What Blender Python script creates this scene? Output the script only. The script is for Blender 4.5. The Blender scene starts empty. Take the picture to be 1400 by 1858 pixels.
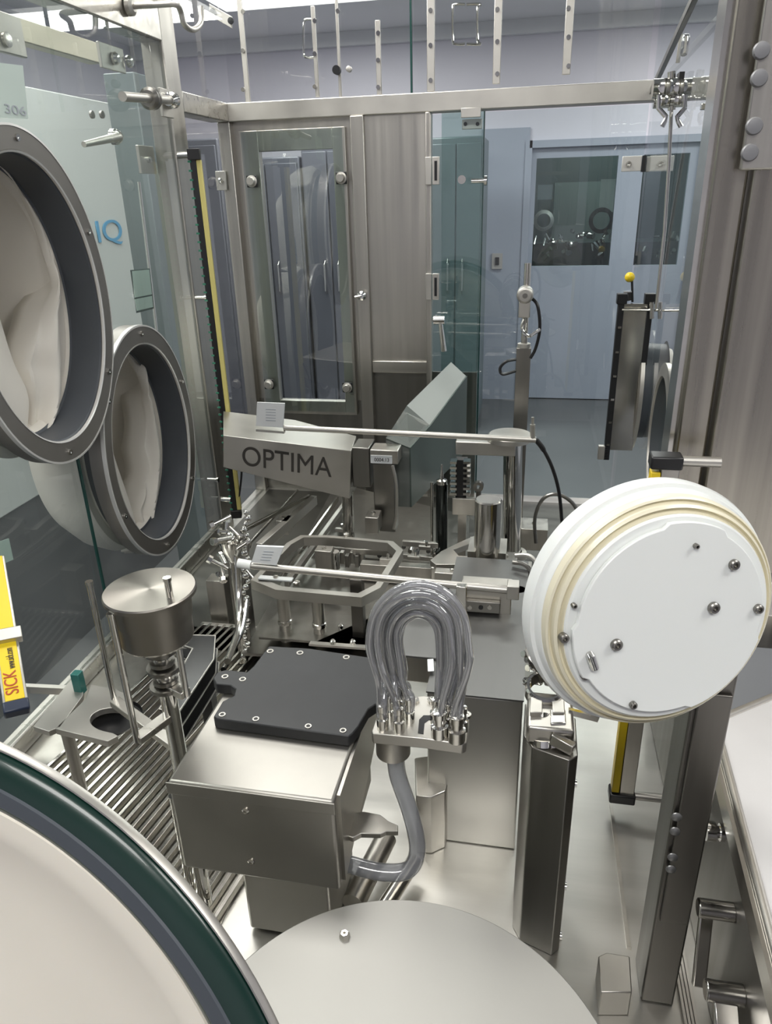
import bpy, bmesh, math, random
from mathutils import Vector as V, Matrix
random.seed(7)
sc = bpy.context.scene
col = sc.collection
# ---------------------------------------------------------------- camera
FPX = 1330.0; W = 1400; H = 1858
CAM = V((0, 0, 1.65)); PITCH = math.radians(23.5); YAW = math.radians(11.6); ROLL = math.radians(1.7)
F = V((-math.sin(YAW)*math.cos(PITCH), math.cos(YAW)*math.cos(PITCH), -math.sin(PITCH)))
R0 = V((math.cos(YAW), math.sin(YAW), 0)); U0 = R0.cross(F)
UP = U0*math.cos(ROLL) + R0*math.sin(ROLL); RT = R0*math.cos(ROLL) - U0*math.sin(ROLL)
cd = bpy.data.cameras.new('camera'); cam = bpy.data.objects.new('camera', cd); col.objects.link(cam)
m = Matrix((RT, UP, -F)).transposed().to_4x4(); m.translation = CAM; cam.matrix_world = m
cd.sensor_fit = 'VERTICAL'; cd.sensor_height = 36.0; cd.lens = 36.0*FPX/H; cd.clip_start = 0.01
sc.camera = cam
# ---------------------------------------------------------------- world, lights, exposure
w = bpy.data.worlds.new('world'); sc.world = w; w.use_nodes = True
w.node_tree.nodes['Background'].inputs[0].default_value = (.8, .85, .9, 1)
w.node_tree.nodes['Background'].inputs[1].default_value = .3
def area(name, loc, sx, sy, power, color=(1, .98, .93), rot=(0, 0, 0)):
    l = bpy.data.lights.new(name, 'AREA'); l.shape = 'RECTANGLE'; l.size = sx; l.size_y = sy; l.energy = power; l.color = color
    o = bpy.data.objects.new(name, l); o.location = loc; o.rotation_euler = rot; col.objects.link(o); return o
LAMPS = [(-1.9, .3), (-.1, -.7), (1.5, .4), (-1.6, 2.4), (.35, 2.9), (2.2, 2.6), (-1.4, 4.9), (1.2, 5.0), (-.9, 1.35)]
for lx, ly in LAMPS:
    area('ceiling_lamp_light', (lx, ly, 2.70), 1.15, .55, 23 if ly < 4 else 30, (1, .985, .95))
sc.view_settings.view_transform = 'Standard'; sc.view_settings.look = 'None'
sc.view_settings.exposure = -0.12; sc.view_settings.gamma = 1
sc.cycles.transparent_max_bounces = 40; sc.cycles.max_bounces = 10; sc.cycles.glossy_bounces = 5
sc.cycles.caustics_reflective = False; sc.cycles.caustics_refractive = False

# ---------------------------------------------------------------- helpers
def P(px, py, X=None, Y=None, Z=None, D=None):
    d = F + RT*((px-W/2)/FPX) - UP*((py-H/2)/FPX)
    if X is not None: t = (X-CAM.x)/d.x
    elif Y is not None: t = (Y-CAM.y)/d.y
    elif Z is not None: t = (Z-CAM.z)/d.z
    else: t = D
    return CAM + d*t
def S(n, p): return n*(V(p)-CAM).dot(F)/FPX          # n photo pixels at point p, in metres
def frame(n):
    n = V(n).normalized(); a = V((0, 0, 1)) if abs(n.z) < .9 else V((1, 0, 0))
    u = a.cross(n).normalized(); return u, n.cross(u)
def cr(pts, k=6, closed=False):                       # Catmull-Rom
    pts = [V(p) for p in pts]; n = len(pts); out = []
    for i in range(n if closed else n-1):
        g = (lambda j: pts[j % n]) if closed else (lambda j: pts[max(0, min(n-1, j))])
        a, b, c, d = g(i-1), g(i), g(i+1), g(i+2)
        for s in range(k):
            t = s/k
            out.append(.5*((2*b)+(c-a)*t+(2*a-5*b+4*c-d)*t*t+(3*b-a-3*c+d)*t**3))
    if not closed: out.append(pts[-1])
    return out
class B:
    def __init__(s): s.m = bmesh.new()
    def f(s, vs):
        try: return s.m.faces.new(vs)
        except ValueError: return None
    def box(s, a, b):
        x0, x1 = sorted((a[0], b[0])); y0, y1 = sorted((a[1], b[1])); z0, z1 = sorted((a[2], b[2]))
        v = [s.m.verts.new((x, y, z)) for z in (z0, z1) for x, y in ((x0, y0), (x1, y0), (x1, y1), (x0, y1))]
        for q in ((3, 2, 1, 0), (4, 5, 6, 7), (0, 1, 5, 4), (1, 2, 6, 5), (2, 3, 7, 6), (3, 0, 4, 7)): s.f([v[i] for i in q])
        return s
    def ob(s, c, a, b, d):                            # oriented box, half vectors
        c, a, b, d = V(c), V(a), V(b), V(d)
        v = [s.m.verts.new(c+a*i+b*j+d*k) for k in (-1, 1) for i, j in ((-1, -1), (1, -1), (1, 1), (-1, 1))]
        for q in ((3, 2, 1, 0), (4, 5, 6, 7), (0, 1, 5, 4), (1, 2, 6, 5), (2, 3, 7, 6), (3, 0, 4, 7)): s.f([v[i] for i in q])
        return s
    def beam(s, p0, p1, w_, h_, up=(0, 0, 1)):        # rectangular bar between two points
        p0, p1 = V(p0), V(p1); d = (p1-p0); a = d.normalized(); u = V(up); sd = a.cross(u).normalized(); u2 = sd.cross(a)
        return s.ob((p0+p1)/2, d/2, sd*w_/2, u2*h_/2)
    def prism(s, poly, vec):
        vec = V(vec); a = [s.m.verts.new(V(p)) for p in poly]; b = [s.m.verts.new(V(p)+vec) for p in poly]; n = len(a)
        s.f(a); s.f(b[::-1])
        for i in range(n): s.f([a[i], b[i], b[(i+1) % n], a[(i+1) % n]])
        return s
    def tube(s, pts, r, n=12, closed=False):
        pts = [V(p) for p in pts]; rings = []; m_ = len(pts); u = None
        for i, p in enumerate(pts):
            if closed: d = (pts[(i+1) % m_]-pts[i-1])
            else: d = pts[min(m_-1, i+1)]-pts[max(0, i-1)]
            d.normalize()
            if u is None: u, _ = frame(d)
            u = (u-d*u.dot(d)); u.normalize(); v_ = d.cross(u)
            rr = r[i] if isinstance(r, (list, tuple)) else r
            rings.append([s.m.verts.new(p+(u*math.cos(2*math.pi*k/n)+v_*math.sin(2*math.pi*k/n))*rr) for k in range(n)])
        for i in range(m_ if closed else m_-1):
            a, b = rings[i], rings[(i+1) % m_]
            for k in range(n): s.f([a[k], a[(k+1) % n], b[(k+1) % n], b[k]])
        if not closed: s.f(rings[0][::-1]); s.f(rings[-1])
        return s
    def cyl(s, p0, p1, r, r1=None, n=28): return s.tube([p0, p1], [r, r if r1 is None else r1], n)
    def lathe(s, c, ax, prof, n=48, su=1.0, sv=1.0, uv=None, closed=False):   # prof [(radius, height)]; su/sv squash for ovals
        c = V(c); ax = V(ax).normalized(); u, v_ = uv if uv else frame(ax); rings = []
        for r, h in prof:
            if r < 1e-6: rings.append([s.m.verts.new(c+ax*h)])
            else: rings.append([s.m.verts.new(c+ax*h+u*(r*su*math.cos(2*math.pi*k/n))+v_*(r*sv*math.sin(2*math.pi*k/n))) for k in range(n)])
        prs = list(zip(rings, rings[1:]))
        if closed: prs.append((rings[-1], rings[0]))
        for a, b in prs:
            for k in range(n):
                k2 = (k+1) % n
                if len(a) == 1 and len(b) == 1: continue
                if len(a) == 1: s.f([a[0], b[k], b[k2]])
                elif len(b) == 1: s.f([a[k], a[k2], b[0]])
                else: s.f([a[k], a[k2], b[k2], b[k]])
        return s
    def sph(s, c, r, n=14):
        return s.lathe(c, (0, 0, 1), [(r*math.sin(math.pi*i/8), -r*math.cos(math.pi*i/8)) for i in range(9)], n)
def wloc(o):
    l = V((0, 0, 0))
    while o: l += o.location; o = o.parent
    return l
def make(name, b, mat, parent=None, label=None, cat=None, group=None, bevel=0, kind=None, flat=False):
    bm = b.m; bmesh.ops.recalc_face_normals(bm, faces=bm.faces)
    co = [v.co for v in bm.verts]
    if parent is None:
        org = V(((min(c.x for c in co)+max(c.x for c in co))/2, (min(c.y for c in co)+max(c.y for c in co))/2, min(c.z for c in co)))
    else: org = wloc(parent)
    for v in bm.verts: v.co -= org
    me = bpy.data.meshes.new(name); bm.to_mesh(me); bm.free()
    if not flat:
        for p in me.polygons: p.use_smooth = True
        me.set_sharp_from_angle(angle=math.radians(32))
    me.materials.append(mat); o = bpy.data.objects.new(name, me); col.objects.link(o)
    if parent: o.parent = parent
    else: o.location = org
    if bevel:
        md = o.modifiers.new('edge', 'BEVEL'); md.width = bevel; md.segments = 2; md.limit_method = 'ANGLE'; md.angle_limit = math.radians(40)
    for k, v_ in (('label', label), ('category', cat), ('group', group), ('kind', kind)):
        if v_: o[k] = v_
    return o
def struct(name, b, mat, parent=None, **k): return make(name, b, mat, parent, kind=None if parent else 'structure', **k)
def thing(name, loc, label, cat, group=None):
    o = bpy.data.objects.new(name, None); o.empty_display_size = .05; col.objects.link(o); o.location = loc
    o['label'] = label; o['category'] = cat
    if group: o['group'] = group
    return o
def kids(o): return [c for c in bpy.data.objects if c.parent == o]
def dup(o, delta, label=None, parent=None):
    c = o.copy(); col.objects.link(c)
    if parent: c.parent = parent
    else:
        c.location = o.location + V(delta)
        if label: c['label'] = label
    for ch in kids(o): dup(ch, (0, 0, 0), None, c)
    return c
def text(name, string, origin, xd, yd, height, width, depth, mat, parent, font_w=None):
    cu = bpy.data.curves.new(name, 'FONT'); cu.body = string; cu.extrude = 0.02
    t = bpy.data.objects.new(name, cu); col.objects.link(t)
    bpy.context.view_layer.update()
    me = bpy.data.meshes.new_from_object(t.evaluated_get(bpy.context.evaluated_depsgraph_get()))
    bpy.data.objects.remove(t)
    xs = [v.co.x for v in me.vertices]; ys = [v.co.y for v in me.vertices]; zs = [v.co.z for v in me.vertices]
    x0, x1, y0, y1, z0, z1 = min(xs), max(xs), min(ys), max(ys), min(zs), max(zs)
    xd, yd = V(xd), V(yd); n = xd.cross(yd).normalized(); xd = xd.normalized(); o0 = V(origin) - (wloc(parent) if parent else V((0, 0, 0)))
    for v in me.vertices:
        v.co = o0 + xd*((v.co.x-x0)/(x1-x0)*width) + yd*((v.co.y-y0)/(y1-y0)*height) + n*((v.co.z-z0)/(z1-z0)*depth)
    me.materials.append(mat); o = bpy.data.objects.new(name, me); col.objects.link(o)
    if parent: o.parent = parent
    return o

# ---------------------------------------------------------------- materials
def mat(name, color, rough=.5, metal=0., noise=0., nscale=(8, 8, 8), rvar=0., bump=0., emit=0., spec=None, coat=0., sub=0., alpha=None):
    m_ = bpy.data.materials.new(name); m_.use_nodes = True; nt = m_.node_tree; n = nt.nodes; b = n['Principled BSDF']
    b.inputs['Base Color'].default_value = (*color, 1); b.inputs['Roughness'].default_value = rough; b.inputs['Metallic'].default_value = metal
    if spec is not None: b.inputs['Specular IOR Level'].default_value = spec
    if coat: b.inputs['Coat Weight'].default_value = coat
    if sub: b.inputs['Subsurface Weight'].default_value = sub; b.inputs['Subsurface Radius'].default_value = (.02, .015, .01)
    if emit: b.inputs['Emission Color'].default_value = (*color, 1); b.inputs['Emission Strength'].default_value = emit
    if alpha: b.inputs['Alpha'].default_value = alpha
    if noise or rvar or bump:
        tc = n.new('ShaderNodeTexCoord'); mp = n.new('ShaderNodeMapping'); mp.inputs['Scale'].default_value = nscale
        nz = n.new('ShaderNodeTexNoise'); nz.inputs['Scale'].default_value = 1.; nz.inputs['Detail'].default_value = 5
        nt.links.new(tc.outputs['Object'], mp.inputs[0]); nt.links.new(mp.outputs[0], nz.inputs[0])
        if noise:
            mx = n.new('ShaderNodeMapRange'); mx.inputs[1].default_value = .3; mx.inputs[2].default_value = .7
            mx.inputs[3].default_value = 1-noise; mx.inputs[4].default_value = 1+noise*.6
            mu = n.new('ShaderNodeVectorMath'); mu.operation = 'SCALE'; mu.inputs[0].default_value = color
            nt.links.new(nz.outputs[0], mx.inputs[0]); nt.links.new(mx.outputs[0], mu.inputs['Scale']); nt.links.new(mu.outputs[0], b.inputs['Base Color'])
        if rvar:
            r_ = n.new('ShaderNodeMapRange'); r_.inputs[1].default_value = .3; r_.inputs[2].default_value = .7
            r_.inputs[3].default_value = max(.02, rough-rvar); r_.inputs[4].default_value = rough+rvar
            nt.links.new(nz.outputs[0], r_.inputs[0]); nt.links.new(r_.outputs[0], b.inputs['Roughness'])
        if bump:
            bp = n.new('ShaderNodeBump'); bp.inputs['Strength'].default_value = bump; bp.inputs['Distance'].default_value = .001
            nt.links.new(nz.outputs[0], bp.inputs['Height']); nt.links.new(bp.outputs[0], b.inputs['Normal'])
    return m_
def glassmat(name, tint, gloss=1., ior=1.5, milky=0., milk=(.8, .85, .85)):
    m_ = bpy.data.materials.new(name); m_.use_nodes = True; nt = m_.node_tree; n = nt.nodes; n.clear()
    out = n.new('ShaderNodeOutputMaterial'); tr = n.new('ShaderNodeBsdfTransparent'); tr.inputs[0].default_value = (*tint, 1)
    gl = n.new('ShaderNodeBsdfGlossy'); gl.inputs[0].default_value = (1, 1, 1, 1); gl.inputs['Roughness'].default_value = .005
    fr = n.new('ShaderNodeFresnel'); fr.inputs[0].default_value = ior
    mu = n.new('ShaderNodeMath'); mu.operation = 'MULTIPLY'; mu.inputs[1].default_value = gloss; mu.use_clamp = True
    mx = n.new('ShaderNodeMixShader'); ge = n.new('ShaderNodeNewGeometry'); su = n.new('ShaderNodeMath'); su.operation = 'SUBTRACT'; su.inputs[0].default_value = 1
    m3 = n.new('ShaderNodeMath'); m3.operation = 'MULTIPLY'; nt.links.new(ge.outputs['Backfacing'], su.inputs[1])
    nt.links.new(fr.outputs[0], mu.inputs[0]); nt.links.new(mu.outputs[0], m3.inputs[0]); nt.links.new(su.outputs[0], m3.inputs[1]); nt.links.new(m3.outputs[0], mx.inputs[0])
    src = tr
    if milky:
        df = n.new('ShaderNodeBsdfDiffuse'); df.inputs[0].default_value = (*milk, 1); m2 = n.new('ShaderNodeMixShader'); m2.inputs[0].default_value = milky
        nt.links.new(tr.outputs[0], m2.inputs[1]); nt.links.new(df.outputs[0], m2.inputs[2]); src = m2
    nt.links.new(src.outputs[0], mx.inputs[1]); nt.links.new(gl.outputs[0], mx.inputs[2]); nt.links.new(mx.outputs[0], out.inputs[0])
    return m_
BR = dict(noise=.10, rvar=.05)
STEEL = mat('brushed_steel', (.50, .48, .44), .34, 1, nscale=(60, 60, 2), bump=.05, **BR)
STEELH = mat('brushed_steel_across', (.52, .50, .46), .30, 1, nscale=(3, 60, 60), bump=.05, **BR)
SATIN = mat('satin_steel', (.56, .54, .50), .42, 1, nscale=(12, 12, 12), **BR)
DSTEEL = mat('dark_steel', (.27, .26, .24), .33, 1, nscale=(50, 50, 3), **BR)
CHROME = mat('polished_steel', (.70, .69, .66), .09, 1)
POL = mat('machined_steel', (.60, .58, .54), .18, 1, nscale=(40, 40, 40), noise=.06)
BASEM = mat('base_plate_steel', (.50, .49, .46), .38, 1, nscale=(5, 40, 5), **BR)
JAMB = mat('reflection_tinted_steel', (.38, .355, .31), .30, 1, nscale=(45, 45, 1.2), noise=.3, rvar=.08)  # warm tint stands in for reddish-brown reflections on the jamb
POSTM = mat('dark_brushed_post', (.15, .142, .13), .38, 1, nscale=(50, 50, 3), **BR)
POSTB = mat('grey_bolt', (.22, .22, .22), .4, .8)
BOXM = mat('box_satin_steel', (.40, .385, .355), .42, 1, nscale=(12, 12, 12), **BR)
DECK = mat('dark_deck_steel', (.17, .165, .15), .38, 1, nscale=(6, 40, 6), **BR)
STEELD = mat('mid_steel', (.20, .20, .195), .48, 1, nscale=(30, 4, 30), **BR)
BLACK = mat('black_plastic', (.012, .012, .013), .35)
ANOD = mat('black_anodised_plate', (.030, .031, .033), .42, .2, nscale=(30, 30, 30), noise=.1)
YEL = mat('yellow_paint', (.86, .62, .02), .35)
DRUM = mat('lathe_turned_steel', (.32, .30, .27), .30, 1)
_b = DRUM.node_tree.nodes['Principled BSDF']; _t = DRUM.node_tree.nodes.new('ShaderNodeTangent'); _t.direction_type = 'RADIAL'; _t.axis = 'Z'
DRUM.node_tree.links.new(_t.outputs[0], _b.inputs['Tangent']); _b.inputs['Anisotropic'].default_value = .85
DPOL = mat('dark_polished', (.02, .02, .02), .18)
PYEL = mat('light_curtain_window', (.72, .62, .22), .25)
WHITEP = mat('white_plastic', (.80, .82, .80), .30, sub=.05, coat=.2)
YELP = mat('yellowed_plastic', (.80, .75, .58), .35, nscale=(9, 9, 9), noise=.12, coat=.2)
WHITE = mat('white_label', (.82, .84, .84), .5)
CREAM = mat('cream_glove_fabric', (.93, .885, .80), .5, nscale=(6, 6, 6), noise=.05)
GASK = mat('grey_gasket', (.075, .083, .095), .42, nscale=(20, 20, 20), noise=.05)
FLANGE = mat('grey_flange', (.27, .255, .235), .42, .75, nscale=(20, 20, 20), noise=.06)
RIMW = mat('rim_highlight', (.78, .77, .74), .25, .3)  # near-white colour for the highlights drawn on the port flanges
RUB = mat('dark_green_rubber', (.004, .024, .018), .30, coat=.35)
GREYT = glassmat('clear_grey_tubing', (.72, .73, .75), 4.5, 1.45, .40, (.42, .42, .435))
HOSEM = glassmat('milky_hose', (.80, .81, .83), 2.4, 1.45, .5, (.46, .47, .50))
BLUESCR = mat('blue_print', (.08, .30, .50), .5)
INK = mat('dark_lettering', (.045, .04, .035), .5)
REDINK = mat('red_lettering', (.45, .06, .02), .5)
GLASS = glassmat('clear_glass', (.96, .975, .97), 1.2)
GLASSB = glassmat('door_glass', (.91, .95, .95), 1.6)
GLASSG = glassmat('green_tint_glass', (.80, .88, .87), 1.6, 1.5, .12, (.35, .43, .43))
ACRYL = glassmat('smoked_hood', (.55, .60, .57), 1.2, 1.5, .40, (.34, .36, .34))
EDGEG = mat('glass_edge', (.02, .07, .06), .15)
WALLM = mat('lab_wall', (.70, .69, .76), .5, nscale=(1.2, 1.2, 1.2), noise=.05)
WALLB = mat('lab_partition', (.36, .395, .47), .35, nscale=(1, 1, 1), noise=.05)
CEIL = mat('lab_ceiling', (.80, .81, .82), .6)
FLOORM = mat('vinyl_floor', (.12, .125, .13), .4, nscale=(1.5, 1.5, 1.5), noise=.12)
TEAL = mat('teal_cabinet', (.13, .165, .175), .35, nscale=(1, 1, 3), noise=.1)
GREYC = mat('grey_cabinet', (.12, .125, .15), .35, nscale=(1, 1, 3), noise=.1)
LAMP = mat('lamp_diffuser', (1, .99, .95), .5, emit=3.0)
DARKM = mat('dark_void', (.02, .028, .028), .3)

# ================================================================ the room
YF = 6.25
struct('floor', B().box((-3.2, -2.5, -.05), (3.6, YF+.2, 0)), FLOORM)
struct('ceiling', B().box((-3.2, -2.5, 2.75), (3.6, YF+.2, 2.82)), CEIL)
struct('wall_left', B().box((-3.3, -2.5, 0), (-3.2, YF+.2, 2.75)), WALLM)
struct('wall_right', B().box((3.6, -2.5, 0), (3.7, YF+.2, 2.75)), WALLM)
struct('wall_front', B().box((-3.2, -2.6, 0), (3.6, -2.5, 2.75)), WALLM)
dL, dR = P(950, 500, Y=YF).x, P(1245, 500, Y=YF).x
dT = P(1000, 262, Y=YF).z
b = B(); b.box((-3.2, YF, 0), (dL, YF+.1, 2.75)); b.box((dR, YF, 0), (3.6, YF+.1, 2.75)); b.box((dL, YF, dT), (dR, YF+.1, 2.75))
struct('wall_back', b, WALLM)
# lower partition cladding of the back wall, bluish
bp = B().box((P(868, 500, Y=YF-.02).x, YF-.02, 0), (dL, YF-.001, dT+.12)); struct('trim_1', bp, WALLB)
struct('trim_2', B().box((-3.2, YF-.06, 2.66), (3.6, YF-.001, 2.75)), CEIL)
# door with window
door = thing('door_1', (0, YF, 0), 'blue grey lab door', 'door'); del door['label'], door['category']; door['kind'] = 'structure'
wx0, wx1 = P(968, 400, Y=YF).x, P(1112, 400, Y=YF).x; wz1, wz0 = P(1040, 285, Y=YF).z, P(1040, 483, Y=YF).z
vx0, vx1 = P(1157, 400, Y=YF).x, P(1238, 400, Y=YF).x
b = B(); y0, y1 = YF+.02, YF+.06
b.box((dL+.02, y0, .01), (dR-.02, y1, wz0)); b.box((dL+.02, y0, wz1), (dR-.02, y1, dT-.02))
b.box((dL+.02, y0, wz0), (wx0, y1, wz1)); b.box((wx1, y0, wz0), (vx0, y1, wz1)); b.box((vx1, y0, wz0), (dR-.02, y1, wz1))
make('door_leaf', b, WALLB, door)
b = B(); b.box((dL-.03, YF-.03, 0), (dL+.02, YF+.02, dT+.03)); b.box((dR-.02, YF-.03, 0), (dR+.03, YF+.02, dT+.03)); b.box((dL, YF-.03, dT-.02), (dR, YF+.02, dT+.03))
make('door_frame', b, WALLB, door)
make('window_pane', B().box((wx0, y0+.015, wz0), (wx1, y0+.02, wz1)), GLASSB, door)
make('window_pane', B().box((vx0, y0+.015, wz0), (vx1, y0+.02, wz1)), GLASSB, door)
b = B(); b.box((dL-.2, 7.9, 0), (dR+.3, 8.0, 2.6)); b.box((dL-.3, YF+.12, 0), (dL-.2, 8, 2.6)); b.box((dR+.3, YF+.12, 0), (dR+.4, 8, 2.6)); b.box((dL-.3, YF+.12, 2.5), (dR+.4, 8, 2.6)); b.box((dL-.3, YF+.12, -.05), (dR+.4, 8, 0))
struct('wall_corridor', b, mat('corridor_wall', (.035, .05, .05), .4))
area('corridor_fill_light', ((dL+dR)/2, 7.2, 2.4), .8, .3, 22, (.9, 1, .95))  # added fill without a fixture, brightens the view through the door window
# machinery seen through the door window
YM = 7.0
eq = thing('filling_machine', (P(1040, 480, Y=YM).x, YM, 0), 'dark green machine with pale sight glass beyond the far door window', 'machine')
def pxbox(b, x0, y0, x1, y1, Y, th):
    a, c = P(x0, (y0+y1)/2, Y=Y), P(x1, (y0+y1)/2, Y=Y); t, u = P((x0+x1)/2, y0, Y=Y), P((x0+x1)/2, y1, Y=Y)
    return b.box((a.x, Y, u.z), (c.x, Y+th, t.z))
make('body', pxbox(B(), 960, 440, 1235, 640, YM, .5), DARKM, eq)
make('cover', pxbox(B(), 1003, 330, 1108, 440, YM+.3, .2), mat('machine_green', (.16, .2, .19), .4), eq)
b = B(); c = P(1090, 400, Y=YM-.02); b.lathe(c, (0, -1, 0), [(S(22, c), 0), (S(22, c), .03), (S(15, c), .04), (S(15, c), 0)], 24, closed=True); make('hand_wheel', b, BLACK, eq)
b = B(); c = P(986, 400, Y=YM-.02); b.lathe(c, (0, -1, 0), [(S(18, c), 0), (S(18, c), .03), (S(12, c), .04), (S(12, c), 0)], 24, closed=True); make('port_ring', b, SATIN, eq)
make('guard', pxbox(B(), 1088, 325, 1114, 385, YM-.03, .02), mat('guard_pale', (.5, .55, .5), .4), eq)
for i in range(34):
    x = random.uniform(972, 1230); y = random.uniform(420, 476); c = P(x, y, Y=YM-.05); r = S(random.uniform(2, 6), c)
    make('fitting', B().cyl(c, c+V((random.uniform(-.05, .05), -.03, random.uniform(-.07, .07))), r, n=10), CHROME, eq)
make('screen', pxbox(B(), 975, 335, 1002, 362, YM-.02, .02), mat('screen_pale', (.35, .4, .4), .4), eq)
# switch plate on partition
sw = thing('light_switch', P(901, 487, Y=YF-.02), 'small beige switch plate on blue wall beside the far door', 'switch')
make('plate', pxbox(B(), 892, 460, 911, 488, YF-.04, .02), mat('beige_plate', (.42, .40, .38), .4), sw)
make('rocker', pxbox(B(), 898, 467, 905, 481, YF-.05, .02), BLACK, sw)
# ceiling lamps
for i, (lx, ly) in enumerate(LAMPS):
    t = thing('ceiling_light', (lx, ly, 2.75), 'recessed rectangular white ceiling light panel', 'ceiling light', 'white ceiling light panels')
    b = B()
    for a, c in (((lx-.62, ly-.32, 2.72), (lx+.62, ly-.29, 2.75)), ((lx-.62, ly+.29, 2.72), (lx+.62, ly+.32, 2.75)), ((lx-.62, ly-.29, 2.72), (lx-.59, ly+.29, 2.75)), ((lx+.59, ly-.29, 2.72), (lx+.62, ly+.29, 2.75))): b.box(a, c)
    make('frame', b, CEIL, t); make('diffuser', B().box((lx-.59, ly-.29, 2.735), (lx+.59, ly+.29, 2.75)), LAMP, t)
# dark cabinets behind the isolator
def cabinet(x0, x1, yt, Y, mt, label, py=500):
    xa, xb = P(x0, py, Y=Y).x, P(x1, py, Y=Y).x; zt = P((x0+x1)/2, yt, Y=Y).z
    t = thing('tall_cabinet', ((xa+xb)/2, Y, 0), label, 'cabinet')
    make('body', B().box((xa, Y, .06), (xb, Y+.5, zt)), mt, t, bevel=.01); make('plinth', B().box((xa+.02, Y+.03, 0), (xb-.02, Y+.48, .06)), BLACK, t)
    mid = (xa+xb)/2
    for s in (0, 1):
        d = make('door', B().box(((xa+.015) if s == 0 else mid+.005, Y-.02, .1), ((mid-.005) if s == 0 else xb-.015, Y, zt-.04)), mt, t, bevel=.004)
        hx = mid-.05 if s == 0 else mid+.05
        make('handle', B().tube([(hx, Y-.02, 1.0), (hx, Y-.05, 1.02), (hx, Y-.05, 1.2), (hx, Y-.02, 1.22)], .008), CHROME, d)
    return t
cabinet(780, 872, 248, 5.3, TEAL, 'tall dark teal cabinet seen through the open glass door')
cabinet(560, 650, 262, 5.3, GREYC, 'tall slate grey cabinet behind the framed inspection window')
cabinet(440, 556, 285, 5.3, GREYC, 'tall slate grey cabinet at the left behind the corner post')
wc = cabinet(300, 420, 252, 5.0, GREYC, 'tall slate grey cabinet beside the pale wall panel')
# pale panels to the left of the isolator
XO = -1.75
b = B().box((XO-.05, .4, P(60, 905, X=XO).z), (XO, 3.4, 2.02)); op = make('machine_cover', b, mat('pale_panel', (.50, .53, .51), .4, nscale=(1, 1, 1), noise=.04), None,
    'large pale grey green cover panel standing outside the left glass', 'panel', bevel=.004)
make('lower_cover', B().box((XO-.05, .4, 0), (XO-.01, 3.4, P(60, 905, X=XO).z)), mat('dark_skirt', (.10, .10, .105), .35, nscale=(2, 2, 2), noise=.25), op)
c = P(180, 448, X=XO+.002)
text('lettering', 'IQ', c, (0, 1, 0), (0, 0, 1), S(44, c), S(62, c)/.72, .003, BLUESCR, op)

osu = make('outer_column', B().box((-1.30, P(228, 400, X=-1.3).y, 0), (-1.20, P(292, 400, X=-1.3).y, 2.0)), mat('slate_column', (.15, .18, .185), .35, nscale=(3, 3, 1), noise=.2), None,
    'slate grey column standing outside the left glass beside the blue print', 'column', bevel=.003)
make('conduit', B().cyl(P(252, 330, X=-1.194), P(284, 600, X=-1.194), .005), CHROME, osu)
# ================================================================ isolator base and frame
XL, XR, YB = -.71, .215, 1.80
ZB = .90
base = thing('machine_table', (-.25, 1, 0), 'stainless steel base with wide flat top plate under the whole machine', 'machine base')
make('top_plate', B().box((XL-.03, .02, ZB-.012), (XR+.03, YB+.05, ZB)), BASEM, base, bevel=.002)
make('rear_deck', B().box((XL+.01, 1.03, ZB), (XR-.005, YB, ZB+.002)), DECK, base)
make('skirt', B().box((XL, .05, .12), (XR, YB+.02, ZB-.012)), STEEL, base)
make('plinth', B().box((XL+.05, .1, 0), (XR-.05, YB-.05, .12)), DSTEEL, base)
for px, py in ((520, 1640), (525, 1690)):
    c = P(px, py, Z=ZB+.0005); make('screw', B().lathe(c, (0, 0, 1), [(S(12, c), 0), (S(12, c), .002), (S(8, c), .003), (S(6, c), -.001), (0, -.001)], 20), STEEL, base)

fr = thing('enclosure_frame', (0, YB, ZB), 'welded stainless frame of the enclosure with corner posts and top beams', 'frame')
zt = P(800, 172, Y=YB).z; zt2 = zt - .0
zbt, zbb = P(700, 171, Y=YB).z, P(700, 207, Y=YB).z
bx = XL+.005
make('beam', B().box((XL-.03, YB, zbb), (XR+.12, YB+.045, zbt)), SATIN, fr, bevel=.002)
make('post', B().box((XL-.03, YB, ZB), (XL, YB+.045, zbb)), STEEL, fr, bevel=.002)
px0, px1 = P(634, 205, Y=YB).x, P(659, 205, Y=YB).x
make('post', B().box((px0, YB-.004, ZB), (px1, YB+.04, zbb)), STEEL, fr, bevel=.002)
make('post', B().box((P(772, 400, Y=YB).x, YB-.002, ZB), (P(781, 400, Y=YB).x, YB+.04, zbb)), STEEL, fr, bevel=.002)
# left side: post between ported glass and short bay
YP = 1.505
make('post', B().box((XL-.045, YP-.0, ZB), (XL, YP+.06, 2.32)), STEEL, fr, bevel=.002)
make('beam', B().box((XL-.045, YP+.06, zbb), (XL, YB, zbt)), STEELH, fr, bevel=.002)
# near top beam of the left wall
zn0 = P(200, 38, X=XL).z
a1 = P(295, 75, X=XL)
make('beam', B().box((XL-.045, .15, a1.z), (XL, YP, a1.z+.062)), STEELH, fr, bevel=.002)
make('beam', B().box((XL-.03, YB+.3, 0), (XL, YB+.33, .02)), STEEL, fr)
# lower side rails
make('rail', B().box((XL-.02, .1, ZB), (XL, YP, ZB+.03)), STEELH, fr, bevel=.002)

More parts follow.
